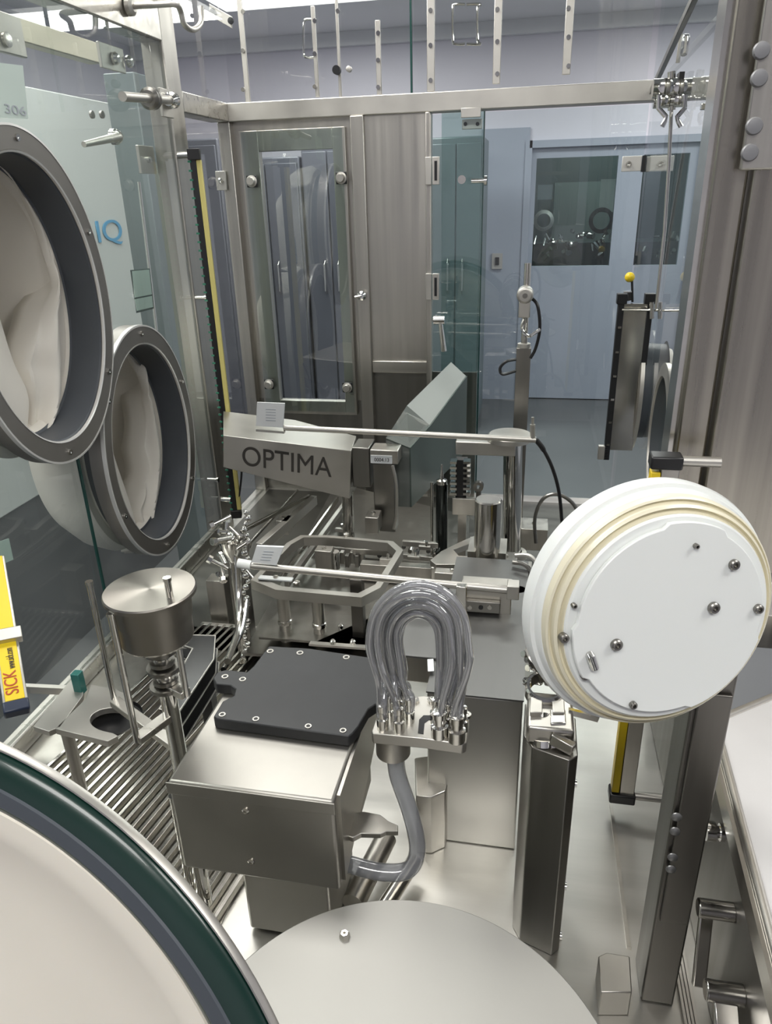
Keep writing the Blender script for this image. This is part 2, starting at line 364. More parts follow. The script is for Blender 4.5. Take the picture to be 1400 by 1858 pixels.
# steel wall panel between post and glass door
b = B(); pz = P(700, 655, Y=YB).z
pn = thing('wall_panel', (-.3, YB, pz), 'plain brushed stainless panel between post and glass door', 'panel')
make('sheet', B().box((px1, YB+.008, pz), (P(773, 400, Y=YB).x, YB+.014, zbb)), STEEL, pn)
make('bottom_rail', B().box((px1, YB-.0, pz-.03), (P(773, 400, Y=YB).x, YB+.02, pz)), STEELH, pn, bevel=.002)
make('kick_panel', B().box((px1, YB+.02, ZB), (P(870, 400, Y=YB).x, YB+.028, pz-.03)), DSTEEL, pn)

# framed inspection door at the back left
def knob(parent, p, r=.009, n=(0, -1, 0), l=.016, name='knob', m1=SATIN, m2=BLACK):
    n = V(n); h = make(name, B().lathe(p, n, [(r*1.35, 0), (r*1.35, .002), (r, .003), (r, l*.8), (r*.85, l), (0, l)], 24), m1, parent)
    return h
idr = thing('inspection_door', (P(530, 700, Y=YB).x, YB, ZB), 'brushed steel framed door with tall narrow window in the back wall', 'access door')
fx0, fx1 = P(437, 300, Y=YB).x, P(627, 300, Y=YB).x; gx0, gx1 = P(470, 300, Y=YB).x+.0, P(604, 300, Y=YB).x
gz1, gz0 = P(540, 272, Y=YB).z, P(560, 728, Y=YB).z; fz1 = P(540, 233, Y=YB).z; fz0 = P(560, 745, Y=YB).z-.01
b = B(); b.box((fx0, YB+.004, fz0), (gx0, YB+.02, fz1)); b.box((gx1, YB+.004, fz0), (fx1, YB+.02, fz1)); b.box((gx0, YB+.004, gz1), (gx1, YB+.02, fz1)); b.box((gx0, YB+.004, fz0), (gx1, YB+.02, gz0))
make('frame', b, STEEL, idr, bevel=.001)
make('surround', B().box((XL, YB+.021, ZB), (px0, YB+.026, gz0)), DSTEEL, idr)
b = B(); b.box((XL, YB+.021, gz0), (gx0, YB+.026, zbb)); b.box((gx1, YB+.021, gz0), (px0, YB+.026, zbb)); b.box((gx0, YB+.021, gz1), (gx1, YB+.026, zbb)); make('surround', b, STEEL, idr)
make('window_pane', B().box((fx0+.008, YB-.006, fz0+.01), (fx1-.004, YB+.003, fz1-.003)), glassmat('mirror_like_pane', (.88, .92, .91), 3.0), idr)
for px, py in ((457, 329), (619, 323), (488, 697), (630, 703)):
    c = P(px, py, Y=YB-.006); make('pad', B().box(c+V((-.013, -.002, -.013)), c+V((.013, .001, .013))), BLACK, idr, bevel=.003); knob(idr, c+V((0, -.002, 0)), .0095, l=.012)
lt = thing('turn_latch', P(657, 536, Y=YB-.006), 'small round turn latch with pin on the post beside inspection door', 'latch')
c = P(657, 536, Y=YB-.006); make('boss', B().lathe(c, (0, -1, 0), [(.011, 0), (.011, .008), (.006, .012), (0, .012)], 20), CHROME, lt); make('pin', B().tube([c+V((0, -.009, 0)), c+V((-.016, -.012, -.003))], .004), CHROME, lt)

# glass door at the back right
gd = thing('glass_door', (0, YB-.02, ZB), 'wide frameless glass door in the back wall hinged on the steel panel', 'glass door')
GX0, GX1 = P(783, 400, Y=YB).x, P(1190, 400, Y=YB).x
gt, gb = zbb-.006, P(900, 895, Y=YB).z+.0
make('pane', B().box((GX0, YB-.008, gb), (P(1155, 400, Y=YB).x, YB, gt)), GLASSB, gd)
make('pane_edge', B().box((GX0-.003, YB-.009, gb), (GX0, YB+.001, gt)), SATIN, gd)
for py in (310, 520):
    c = P(786, py, Y=YB-.01); b = B(); h = S(23, c)
    b.box(c+V((-.018, -.004, -h)), c+V((-.004, .004, h))); b.box(c+V((-.002, -.006, -h)), c+V((.014, .004, h)))
    hg = make('hinge', b, SATIN, gd, bevel=.001); make('slot', B().box(c+V((.003, -.0075, -h*.7)), c+V((.009, -.006, h*.7))), BLACK, hg)
c = P(800, 577, Y=YB-.01)
h = make('lever_handle', B().cyl(c+V((-.012, .01, 0)), c+V((-.012, -.03, 0)), .006).cyl(c+V((-.014, -.03, 0)), c+V((.012, -.03, 0)), .010).cyl(c+V((.002, -.034, 0)), P(805, 637, Y=YB-.04), .005, .007), CHROME, gd)
c = P(872, 328, Y=YB-.01); make('stop_pin', B().cyl(c+V((-.02, -.01, 0)), c+V((.012, -.01, 0)), .005).lathe(c+V((.008, -.01, 0)), (1, 0, 0), [(.010, 0), (.010, .006), (0, .006)], 20), CHROME, gd)
c = P(838, 326, Y=YB-.01); make('knob', B().lathe(c, (0, -1, 0), [(.009, 0), (.009, .01), (0, .01)], 20), POL, gd)
# overlapping inner pane, its edge near px 870
ip = thing('sliding_pane', (0, YB+.2, ZB), 'green tinted glass pane overlapping the left part of the glass door', 'glass pane')
make('pane', B().box((GX0+.01, YB+.10, ZB-.02), (P(873, 400, Y=YB+.1).x, YB+.108, gt+.02)), GLASSG, ip)
make('edge', B().box((P(873, 400, Y=YB+.1).x, YB+.10, ZB-.02), (P(873, 400, Y=YB+.1).x+.003, YB+.108, gt+.02)), EDGEG, ip)
tb = thing('door_closer', P(855, 230, Y=YB+.02), 'small steel bracket with two screws under the top beam', 'bracket')
make('plate', pxbox(B(), 838, 216, 874, 234, YB+.02, .01), SATIN, tb, bevel=.001)
b = make('lower_plate', pxbox(B(), 836, 195, 872, 213, YB-.014, .006), SATIN, tb, bevel=.001)
for px in (844, 866):
    c = P(px, 225, Y=YB+.02); make('screw', B().lathe(c, (0, -1, 0), [(.004, 0), (.004, .002), (0, .002)], 14), BLACK, tb)
# glass hinge clamps at the back right
hc = thing('hinge_plate', P(1170, 297, Y=YB-.02), 'flat square edged steel glass hinge joining two panes at right', 'hinge')
for x0, x1 in ((1128, 1164), (1172, 1222)):
    p = make('leaf', pxbox(B(), x0, 283, x1, 311, YB-.016, .006), mat('bright_hinge', (.72, .70, .66), .4, .7), hc, bevel=.001)
    c = P(x0+12 if x0 < 1150 else x0+25, 298, Y=YB-.018); make('screw', B().lathe(c, (0, -1, 0), [(.006, 0), (.006, .003), (.003, .003), (0, .001)], 16), STEEL, p)
make('knuckle', pxbox(B(), 1165, 282, 1171, 312, YB-.02, .02), BLACK, hc)

# ---------------- upper glass above the back beam
def pane(name, lab, a, c, m_=GLASS, edges=True):
    t = thing(name, ((a[0]+c[0])/2, (a[1]+c[1])/2, min(a[2], c[2])), lab, 'glass pane')
    make('pane', B().box(a, c), m_, t); return t
yu = YB+.02
x745 = P(747, 80, Y=yu).x
g = pane('upper_glass_pane', 'upper glass pane above the framed inspection door', (XL, yu, zbt), (x745, yu+.008, 2.4))
make('edge', B().box((x745-.004, yu-.001, zbt), (x745, yu+.009, 2.4)), EDGEG, g)
g = pane('upper_glass_pane', 'upper glass pane above the wide frameless glass door', (x745+.004, yu-.0, zbt), (XR-.01, yu+.008, 2.4))
# flat clamp strips on the upper glass
STR = [(441, -10, 186, 9, 'first'), (571, 10, 176, 7, ''), (613, -10, 176, 5, ''), (686, 36, 172, 9, ''), (781, -10, 166, 14, ''), (902, -10, 152, 14, ''), (1031, -10, 135, 15, '')]
for i, (px, ya, yb_, wd, _) in enumerate(STR):
    Yc = YB+.012
    c = P(px, (ya+yb_)/2, Y=Yc)
    names = ['narrow strip nearest the left corner post', 'thin strip beside the bow handle, left of it in the upper glass', 'very thin strip with a round latch knob', 'short strip with three small screws', 'wide strip just right of the dark glass edge', 'wide strip below the two screw heads at centre right', 'wide strip nearest the right hinge cluster'][i]
    t = thing('clamp_strip', (c.x, Yc, zbt), 'vertical steel '+names, 'clamp strip', 'vertical strips on the upper back glass')
    make('strip', pxbox(B(), px-wd/2, ya, px+wd/2, yb_, Yc-.006, .005), SATIN, t, bevel=.001)
    for k in range(3 if i != 2 else 1):
        yy = ya+(yb_-ya)*(.12+.36*k)+8; q = P(px, yy, Y=Yc-.006); make('screw', B().lathe(q, (0, -1, 0), [(.0045, 0), (.0045, .003), (0, .003)], 12), CHROME, t)
def bow(px0, px1, py0, py1, lab, Y=YB+.03):
    pts = [P(px1, py0, Y=Y), P(px0+6, py0, Y=Y-.0), P(px0, py0+8, Y=Y), P(px0, py1-8, Y=Y), P(px0+6, py1, Y=Y), P(px1, py1, Y=Y)]
    make('bow_handle', B().tube(cr(pts, 4), .0028, 10), CHROME, None, lab, 'handle', 'bow handles on the upper glass')
bow(551, 570, 35, 104, 'thin bent wire bow handle on left upper glass beside thin strip')
bow(821, 843, 8, 80, 'left bow handle half overlapping the wide clamp strip')
bow(866, 846, 8, 80, 'right bow handle facing the centre clamp strip')
lk = thing('round_latch', P(612, 128, Y=YB), 'dark round latch with pin on thin strip of upper glass', 'latch')
c = P(612, 128, Y=YB+.006); make('disc', B().lathe(c, (0, -1, 0), [(.009, 0), (.009, .012), (0, .012)], 20), BLACK, lk); c2 = P(634, 126, Y=YB+.006); make('stud', B().lathe(c2, (0, -1, 0), [(.006, 0), (.006, .01), (0, .012)], 16), SATIN, lk)

# ---------------- left wall glass
HOLES = []
make('side_glass_pane', B().box((XL-.012, YP+.06, ZB), (XL-.004, YB, zbb)), GLASS, None, 'narrow side glass bay between the two left posts', 'glass pane')
make('side_glass_pane', B().box((XL-.012, YP+.06, zbt), (XL-.004, YB+.03, 2.4)), GLASS, None, 'narrow upper side glass over the short left bay', 'glass pane')
make('side_glass_pane', B().box((XR, 1.0, ZB+.02), (XR+.008, YB, 2.4)), glassmat('right_glass', (.93, .96, .955), .7), None, 'tall right side glass pane meeting the back hinge cluster', 'glass pane')
make('glass_edge_strip', B().box((XR-.001, .995, ZB+.02), (XR+.009, 1.0, 2.4)), EDGEG, None, 'thin dark vertical edge strip of the right side glass', 'edge strip')

# ---------------- oval glove ports on left wall
def port(cy, cz, hw, hh, label, seed):
    t = thing('glove_port', (XL, cy, cz-hh), label, 'glove port', 'oval glove ports in the left glass')
    HOLES.append((cy, cz, hw, hh))
    c = V((XL+(.0 if seed else .006), cy, cz)); n = V((1, 0, 0)); uv = (V((0, 1, 0)), V((0, 0, 1)))
    def ring(prof, k): return B().lathe(c, n, prof, 96, hw/hh, 1, uv, closed=k)
    w0 = .030
    fl = make('flange', ring([(hh, -.004), (hh, .022), (hh-.003, .026), (hh-w0, .026), (hh-w0-.002, .024), (hh-w0-.002, -.004)], True), FLANGE, t)
    make('rim_highlight_line', ring([(hh+.001, .020), (hh+.0005, .0265), (hh-.0025, .0268), (hh-.0025, .020)], True), RIMW, t)  # pale line paints the highlight along the outer flange edge
    make('inner_highlight_line', ring([(hh-w0-.001, .024), (hh-w0-.001, .0266), (hh-w0-.0035, .0255), (hh-w0-.0035, .022)], True), RIMW, t)  # pale line paints the highlight between flange and gasket
    for k in range(6):
        a = math.radians(25+60*k); rr = hh-w0/2
        q = c+V((.026, math.cos(a)*rr*hw/hh, math.sin(a)*rr)); make('screw', B().lathe(q, n, [(.0045, 0), (.0045, .0025), (.002, .0025), (0, .001)], 12), CHROME, fl)
    r1 = hh-w0-.002
    make('gasket', ring([(r1, .020), (r1-.003, .018), (r1-.006, -.030), (r1-.010, -.032), (r1-.002, -.032), (r1+.004, .018)], True), GASK, t)
    r2 = r1-.008
    make('cuff', ring([(r2+.004, -.028), (r2-.002, -.036), (r2-.006, -.048), (r2+.006, -.050), (r2+.008, -.03)], False), CREAM, t)
    # sleeve running back from the cuff, with two drapes hanging over its mouth
    make('sleeve', B().lathe(c, n, [(r2-.002, -.045), (r2*.95, -.075), (r2*.86, -.13), (r2*.70, -.175), (r2*.4, -.20), (0, -.205)], 72, hw/hh, 1, uv), CREAM, t)
    def drape(edge, a0, a1, side, nr=26, nc=44):
        b = B(); ed = cr([P(x, y, X=XL-.050) for x, y in edge], 8); rows = []
        for j in range(nc+1):
            u = j/nc; a = math.radians(a0+(a1-a0)*u); rg_ = c+V((-.036, math.cos(a)*(r2-.001)*hw/hh, math.sin(a)*(r2-.001)))
            f_ = u*(len(ed)-1); k0 = min(int(f_), len(ed)-2); e_ = ed[k0].lerp(ed[k0+1], f_-k0); row = []
            for i in range(nr+1):
                v = i/nr; p = rg_.lerp(e_, v)
                bul = .016*math.sin(math.pi*v)*math.sin(math.pi*u) if side < 0 else .010*math.sin(math.pi*v)
                rid = .012*math.sin(3.0*math.pi*v+5*u+seed)*math.sin(math.pi*min(1, v*1.1)) + .010*abs(math.sin(5.2*math.pi*u+2.4*v+seed))*v*(1-u*.3) if side > 0 else .006*math.sin(6*u+3*v)*v
                back = -.045*max(0, (v-.86)/.14)**1.6
                p = p+V((bul+rid+back-.004, 0, 0)); p.x = min(p.x, c.x-.020-.012*(1-v))
                row.append(b.m.verts.new(p))
            rows.append(row)
        for j in range(nc):
            for i in range(nr): b.f([rows[j][i], rows[j][i+1], rows[j+1][i+1], rows[j+1][i]])
        o = make('sleeve_drape', b, CREAM, t); md = o.modifiers.new('cloth', 'SOLIDIFY'); md.thickness = .0015
    if seed:
        drape([(196, 735), (212, 800), (230, 870), (245, 945), (258, 1004)], 178, 272, -1)
        drape([(258, 640), (259, 720), (259, 800), (261, 868), (252, 905), (246, 950), (262, 1006)], 82, -84, 1)
    else:
        drape([(-14, 460), (8, 530), (34, 640), (52, 715), (34, 828)], 178, 272, -1)
        drape([(60, 330), (84, 440), (93, 515), (76, 562), (46, 640), (45, 695), (54, 765), (34, 832)], 84, -84, 1)
    # outside sleeve sagging behind the glass
    b = B(); pr = []
    for h, r in ((-.036, hh*.93), (-.06, hh*.98), (-.10, hh*.95), (-.14, hh*.84)): pr.append((r, h))
    b.lathe(c, n, [(hh*.86, -.034)]+pr+[(hh*.80, -.14), (hh*.80, -.11)], 96, hw/hh, 1, uv); make('outer_sleeve', b, CREAM, t)
    return t
q2t, q2b, q2l, q2r = P(262, 572, X=XL+.02), P(255, 1045, X=XL+.02), P(175, 820, X=XL+.02), P(350, 800, X=XL+.02)
hh2 = (q2t.z-q2b.z)/2; hw2 = (q2r.y-q2l.y)/2; cy2 = (q2r.y+q2l.y)/2; cz2 = (q2t.z+q2b.z)/2
port(cy2+.006, cz2-.006, hw2*.97, hh2*.975, 'farther and lower oval glove port with cream sleeve beside left post', 1)
q1t, q1b, q1r = P(35, 222, X=XL+.02), P(55, 887, X=XL+.02), P(197, 560, X=XL+.02)
port(q1r.y-hw2*1.02-.006, (q1t.z+q1b.z)/2+.003, hw2*.98, (q1t.z-q1b.z)/2*.97, 'nearer and higher oval glove port with cream sleeve cut by frame edge', 0)

# the left pane, cut out round both ports
b = B(); es = []
def loop(pts):
    vs_ = [b.m.verts.new(p) for p in pts]
    for i in range(len(vs_)): es.append(b.m.edges.new((vs_[i], vs_[(i+1) % len(vs_)])))
loop([(XL-.010, .15, ZB+.03), (XL-.010, YP, ZB+.03), (XL-.010, YP, a1.z), (XL-.010, .15, a1.z)])
for cy_, cz_, hw_, hh_ in HOLES: loop([(XL-.010, cy_+(hw_-.012)*math.cos(2*math.pi*i/64), cz_+(hh_-.012)*math.sin(2*math.pi*i/64)) for i in range(64)])
res = bmesh.ops.triangle_fill(b.m, edges=es, use_beauty=True)
fs = [g_ for g_ in res['geom'] if isinstance(g_, bmesh.types.BMFace)]
ex = bmesh.ops.extrude_face_region(b.m, geom=fs)
for g_ in ex['geom']:
    if isinstance(g_, bmesh.types.BMVert): g_.co.x += .006
make('side_glass_pane', b, glassmat('left_glass', (.93, .955, .945), 1.0, 1.5, .05, (.6, .68, .66)), None, 'large clear side glass pane holding both oval glove ports', 'glass pane')

# ---------------- light curtains
def curtain(name, top, bot, r, label, face, mount=None, yellow=YEL, textside=False):
    top, bot = V(top), V(bot); t = thing(name, bot, label, 'light curtain'); d = (top-bot).normalized(); L = (top-bot).length
    f = V(face).normalized(); sd = d.cross(f).normalized()
    make('housing', B().ob((top+bot)/2, sd*r*.55-f*0, d*L/2, f*r*.55), BLACK, t, bevel=.001)
    make('front_strip', B().ob((top+bot)/2+sd*r*1.05, sd*r*.45, d*L/2*.985, f*r*.6), yellow, t, bevel=.001)
    for p, s in ((top, 1), (bot, -1)): make('end_cap', B().ob(p+d*s*r*.4+sd*r*.3, sd*r*1.1, d*r*.9, f*r*1.0), BLACK, t, bevel=.001)
    return t
YC = 1.45
ct, cb_ = P(352, 285, X=XL+.03), P(424, 930, X=XL+.03)
yc = (ct.y+cb_.y)/2
print('curtain y', ct.y, cb_.y)
lc = curtain('light_curtain', (XL+.03, yc, ct.z), (XL+.03, yc, cb_.z), .011, 'tall black light curtain with long yellow strip beside left post', (.3, -1, 0), yellow=PYEL)
b = B(); L = ct.z-cb_.z
for k in range(46): b.box((XL+.022, yc-.0085, cb_.z+L*(k+.5)/46-.0018), (XL+.029, yc-.006, cb_.z+L*(k+.5)/46+.0018))
make('sensor_dot', b, mat('green_indicator', (.05, .22, .14), .2), lc)
for z in (ct.z+.004, cb_.z+.03): make('mount', B().cyl((XL-.0, yc, z), (XL+.024, yc, z), .006), CHROME, lc)
make('cable', B().tube(cr([(XL+.035, yc, cb_.z), P(438, 860, Y=yc), P(436, 800, Y=yc), P(418, 755, Y=yc)], 8), .0025, 8), BLACK, None, 'thin black cable looping beside the yellow light curtain foot', 'cable')
# lower left yellow curtain
p0, p1 = P(-12, 1010, D=.95), P(28, 1272, D=.83)
zc = thing('light_curtain', p1, 'yellow light curtain with black end cap at the lower left edge', 'light curtain')
dd = (p0-p1).normalized(); fcam = (CAM-p1).normalized(); sd = dd.cross(fcam).normalized(); ff = sd.cross(dd).normalized()
if ff.dot(fcam) < 0: ff = -ff
wd = S(18, p1); mid = (p0+p1)/2
make('housing', B().ob(mid-ff*wd*.5, sd*wd*1.15, (p0-p1)/2, ff*wd*.5), STEEL, zc, bevel=.001)
yf = make('front_strip', B().ob(mid+ff*wd*.04, sd*wd*.9, (p0-p1)/2*.99, ff*wd*.08), YEL, zc, bevel=.0006)
make('end_cap', B().ob(p1-dd*wd*.6-ff*wd*.35, sd*wd*1.2, dd*wd*.65, ff*wd*.65), mat('navy_cap', (.02, .03, .06), .35), zc, bevel=.002)
mp_ = P(12, 1158, D=.88)
make('bracket', B().ob(mp_+ff*.004, sd*wd*1.5, dd*wd*.75, ff*.006), SATIN, zc, bevel=.001)
rt = sd if sd.dot(RT) > 0 else -sd
tx = dd  # text runs upward along the strip, read from the right side
def strip_text(s, u, hgt, wid, m_):
    o = p1+dd*u+ff*(wd*.13)+rt*wd*.45
    text('lettering', s, o, dd, -rt, hgt, wid, .0006, m_, yf)
strip_text('SICK', S(14, p1), S(22, p1), S(50, p1), REDINK)
strip_text('www.sick.com', S(68, p1), S(13, p1), S(46, p1), INK)
# right curtains
XQ = .150
ca, cc = P(1172, 850, X=XQ), P(1117, 1440, X=XQ); yr = .5*(ca.y+cc.y); print('right curtain', ca, cc)
_q = P(1117, 1442, Z=.935); yr = _q.y; zb_ = .935; zt_ = P(1172, 850, Y=yr).z; xm = _q.x
rc = thing('light_curtain', (xm, yr, zb_), 'yellow light curtain partly hidden behind the white disc at right', 'light curtain')
make('housing', B().box((xm+.004, yr-.0, zb_), (xm+.022, yr+.016, zt_)), STEEL, rc, bevel=.001)
make('front_strip', B().box((xm-.006, yr-.001, zb_+.004), (xm+.0035, yr+.014, zt_-.004)), YEL, rc, bevel=.001)
for z in (zt_, zb_-.012): make('end_cap', B().box((xm-.008, yr-.004, z), (xm+.024, yr+.018, z+.014)), BLACK, rc, bevel=.002); make('mount', B().cyl((xm+.02, yr+.008, z+.007), (xm+.062, yr+.008, z+.007), .0055), SATIN, rc)
# far right dark light curtain and rail
yk = 1.42; k0, k1 = P(1128, 552, Y=yk), P(1103, 835, Y=yk); xk = P(1112, 700, Y=yk).x
fk = thing('light_curtain', (xk, yk, k1.z), 'narrow black light curtain standing behind the far glass door edge', 'light curtain')
make('housing', B().box((xk-.005, yk, k1.z), (xk+.006, yk+.014, k0.z)), BLACK, fk, bevel=.001)
make('back_plate', B().box((xk+.006, yk+.004, k1.z+.02), (xk+.048, yk+.012, k0.z)), POL, fk)
make('end_cap', B().box((xk-.008, yk-.002, k0.z), (xk+.01, yk+.016, k0.z+.018)), BLACK, fk, bevel=.001)
make('end_cap', B().box((xk+.040, yk-.002, k0.z), (xk+.058, yk+.016, k0.z+.018)), BLACK, fk, bevel=.001)
make('housing', B().box((xk+.046, yk, k0.z-.11), (xk+.056, yk+.014, k0.z)), BLACK, fk, bevel=.001)
for k in range(7): make('indicator', B().box((xk-.002, yk-.0016, k1.z+.03+k*.045), (xk+.004, yk, k1.z+.034+k*.045)), CHROME, fk)
make('cross_rod', B().cyl(P(1128, 562, Y=yk-.01), P(1248, 564, Y=yk-.01), .0022, n=10), CHROME, fk)
for px in (1182, 1197): make('clamp', B().cyl(P(px, 548, Y=yk-.01), P(px, 578, Y=yk-.01), .004, n=12), POL, fk)
kc = P(1096, 822, Y=yk); make('foot_bracket', B().box(kc+V((-.012, 0, -.014)), kc+V((.008, .01, .014))), SATIN, fk, bevel=.001)
sb = thing('ball_lever', P(1145, 545, Y=yk+.03), 'small yellow ball knob on a thin black stem at right', 'lever')
make('stem', B().cyl(P(1147, 548, Y=yk+.03), P(1146, 503, Y=yk+.03), .0022, n=10), BLACK, sb); make('ball', B().sph(P(1142, 503, Y=yk+.03), S(9, P(1142, 503, Y=yk+.03))), YEL, sb)
make('nut', B().cyl(P(1138, 545, Y=yk+.02), P(1138, 528, Y=yk+.02), .008, n=6), CHROME, sb)
# right wall glove ports seen edge on
def sideport(py0, py1, pxm, lab):
    X = XR-.012; t0, t1 = P(pxm, py0, X=X), P(pxm, py1, X=X); hh = (t0.z-t1.z)/2; hw = hh*.76; c = V((X, t0.y, (t0.z+t1.z)/2))
    t = thing('glove_port', c-V((0, 0, hh)), lab, 'glove port', 'steep glove ports in the right glass')
    uv = (V((0, 1, 0)), V((0, 0, 1)))
    make('flange', B().lathe(c, (-1, 0, 0), [(hh, -.004), (hh, .003), (hh-.02, .005), (hh-.022, -.004)], 72, hw/hh, 1, uv, closed=True), SATIN, t)
    make('gasket', B().lathe(c, (-1, 0, 0), [(hh-.023, .002), (hh-.026, -.05), (hh-.02, -.05)], 72, hw/hh, 1, uv), GASK, t)
    make('sleeve', B().lathe(c, (-1, 0, 0), [(hh-.025, -.03), (hh*.7, -.06), (hh*.3, -.07), (0, -.065)], 72, hw/hh, 1, uv), CREAM, t)
sideport(660, 1010, 1212, 'nearer glove port rim seen edge on in the right glass')
sideport(600, 880, 1163, 'farther glove port rim seen edge on in the right glass')

# ================================================================ right hand post and cabinet
rp = thing('door_post', (.19, .56, ZB), 'heavy dark steel post with round bolt heads at the right', 'post')
PXr = .140
make('column', B().box((PXr, .515, ZB), (PXr+.031, .56, 1.30)), POSTM, rp, bevel=.002)
make('cover_plate', B().box((PXr+.004, .511, 1.02), (PXr+.029, .515, 1.28)), POSTM, rp, bevel=.001)
for px, py in ((1207, 1482), (1204, 1508), (1200, 1555), (1197, 1577)):
    c = P(px+20, py, Y=.511); make('bolt', B().lathe(c, (0, -1, 0), [(.0046, 0), (.0044, .001), (.003, .002), (0, .0024)], 20), POSTB, rp)
# tall near jamb, upper right
tj = thing('door_jamb', (.3, .72, ZB), 'wide upright stainless door jamb with four blue grey bolt caps', 'jamb')
yj = .80; xj0, xj1 = P(1282, 400, Y=yj).x, P(1345, 400, Y=yj).x
make('column', B().box((xj0, yj, 1.15), (xj1, yj+.06, 2.5)), JAMB, tj, bevel=.003)
make('inner_strip', B().box((xj0-.006, yj+.01, 1.15), (xj0, yj+.05, 2.5)), POL, tj)
make('plate', B().box((xj1+.002, yj-.01, 1.15), (xj1+.34, yj+.02, 2.5)), JAMB, tj, bevel=.002)
make('plate', B().box((xj1-.012, yj-.016, 1.66), (xj1+.30, yj-.01, 2.3)), STEEL, tj, bevel=.002)
for px, py in ((1380, 92), (1376, 142), (1367, 229), (1359, 277)):
    c = P(px, py, Y=yj-.016); make('bolt_cap', B().lathe(c, (0, -1, 0), [(S(15, c), 0), (S(15, c), .002), (S(13, c), .004), (0, .005)], 28), mat('cap_grey', (.27, .27, .28), .45, .5) if py == 92 else bpy.data.materials['cap_grey'], tj)
# side panel under the shelf with fins
sp = thing('side_cabinet', (.26, .5, ZB), 'dark polished steel side panel with slotted vents and lever latches', 'cabinet panel')
make('panel', B().box((.205, .12, ZB+.001), (.215, 1.0, 1.143)), POSTM, sp, bevel=.001)
for k in range(4):
    q0_, q1_ = P(1216+k*7, 1700+k*6, Z=ZB+.004), P(1222+k*11, 1900, Z=ZB+.004)
    make('vent_bar', B().beam(V((q0_.x, q0_.y, ZB+.003)), V((q0_.x, .12, ZB+.003)), .0025, .006), SATIN, sp)
for (ka, kb) in (((1288, 1508), (1318, 1510)),):
    a, c = P(*ka, X=.185), P(*kb, X=.20); make('spring_pin', B().cyl(a, a+V((.02, 0, 0)), .0055).cyl(a+V((-.004, 0, 0)), a+V((.004, 0, 0)), .009).cyl(a+V((.008, 0, 0)), a+V((.012, 0, 0)), .008), CHROME, sp)
a = P(1290, 1650, X=.186); c = P(1275, 1790, X=.186)
h = make('lever_latch', B().cyl(a+V((-.012, 0, 0)), a+V((.02, 0, 0)), .0085).beam(a+V((-.004, 0, 0)), c+V((-.004, 0, 0)), .006, .012, (1, 0, 0)), POL, sp, bevel=.0015)
a2 = P(1305, 1800, X=.186); c2 = P(1312, 1890, X=.186)
make('lever_latch', B().cyl(a2+V((-.012, 0, 0)), a2+V((.02, 0, 0)), .009).beam(a2+V((.004, 0, 0)), c2+V((.004, 0, 0)), .006, .02, (1, 0, 0)), POL, sp, bevel=.0015)
# the shelf
zs = 1.15; A = P(1296, 1308, Z=zs); 
sh = thing('side_shelf', (.5, .5, zs-.03), 'bright stainless shelf with raised rounded rim along the right edge', 'shelf')
ax = A.x; ay = A.y; dxn = P(1400, 1265, Z=zs)-A; dyn = P(1397, 1690, Z=zs)-A
e1 = dxn.normalized()*.55; e2 = dyn.normalized()*.62
poly = [A, A+e1, A+e1+e2, A+e2]
make('sheet', B().prism([p-V((0, 0, .004)) for p in poly], (0, 0, .004)), mat('bright_shelf', (.80, .79, .79), .55, .6, nscale=(10, 10, 10), noise=.04), sh)
make('rim', B().tube([A+e1, A, A+e2], .0042, 12), SATIN, sh)
make('lip', B().beam(A+e2+V((-.006, 0, -.012)), A+V((-.006, 0, -.012)), .004, .02), POL, sh)
# wedge foot
wf = thing('wedge_foot', P(1120, 1830, Z=ZB), 'short angular steel foot block beside the right post base', 'foot block')
pts = [P(x, y, Z=ZB+.035) for x, y in ((1085, 1735), (1100, 1728), (1142, 1735), (1146, 1800), (1090, 1800))]
make('block', B().prism([p-V((0, 0, .035)) for p in pts], (0, 0, .035)), SATIN, wf, bevel=.001)

# ================================================================ white plastic disc at right
cD = P(1176, 1098, D=.52)
nD = (-F*math.cos(math.radians(19)) + (RT*.55-UP*.83)*math.sin(math.radians(19))).normalized()
k = .0912
wdn = thing('plastic_port_cover', cD, 'round white plastic port cover with yellowed rim and inset screws', 'port cover')
make('rim', B().lathe(cD, nD, [(0, -.012), (k*.93, -.012), (k, -.008), (k*1.0, .0), (k*.985, .004), (k*.955, .0045), (k*.95, .008), (k*.93, .011), (k*.88, .0115)], 96), WHITEP, wdn)
make('seal_ring', B().lathe(cD, nD, [(k*.93, .009), (k*.92, .017), (k*.905, .018), (k*.90, .016), (k*.885, .016), (k*.875, .021), (k*.855, .0225), (k*.845, .020), (k*.83, .020), (k*.82, .024), (k*.80, .024), (k*.79, .012)], 96), YELP, wdn)
make('inner_ring', B().lathe(cD, nD, [(k*.815, .012), (k*.815, .0245), (k*.80, .026), (k*.70, .026), (0, .0262)], 96), WHITEP, wdn)
uD, vD = frame(nD)
poly = []
ctr = cD + nD*.026
def dpt(px, py, h=.026):
    d = F + RT*((px-W/2)/FPX) - UP*((py-H/2)/FPX); t = (cD+nD*h-CAM).dot(nD)/d.dot(nD); return CAM+d*t
c0 = dpt(1203, 1137); rp_ = (dpt(1203, 987)-c0).length
for i in range(96):
    a = 2*math.pi*i/96; deg = math.degrees(a) % 360
    r_ = .0675
    for lo, hi in ((62, 100), (178, 212), (288, 345)):
        if lo < deg < hi: r_ = .0705
    poly.append(cD+nD*.0262+(RT-nD*RT.dot(nD)).normalized()*math.cos(a)*r_+nD.cross((RT-nD*RT.dot(nD)).normalized())*math.sin(a)*r_)
make('centre_plate', B().prism(poly, nD*.004), WHITEP, wdn, bevel=.0008)
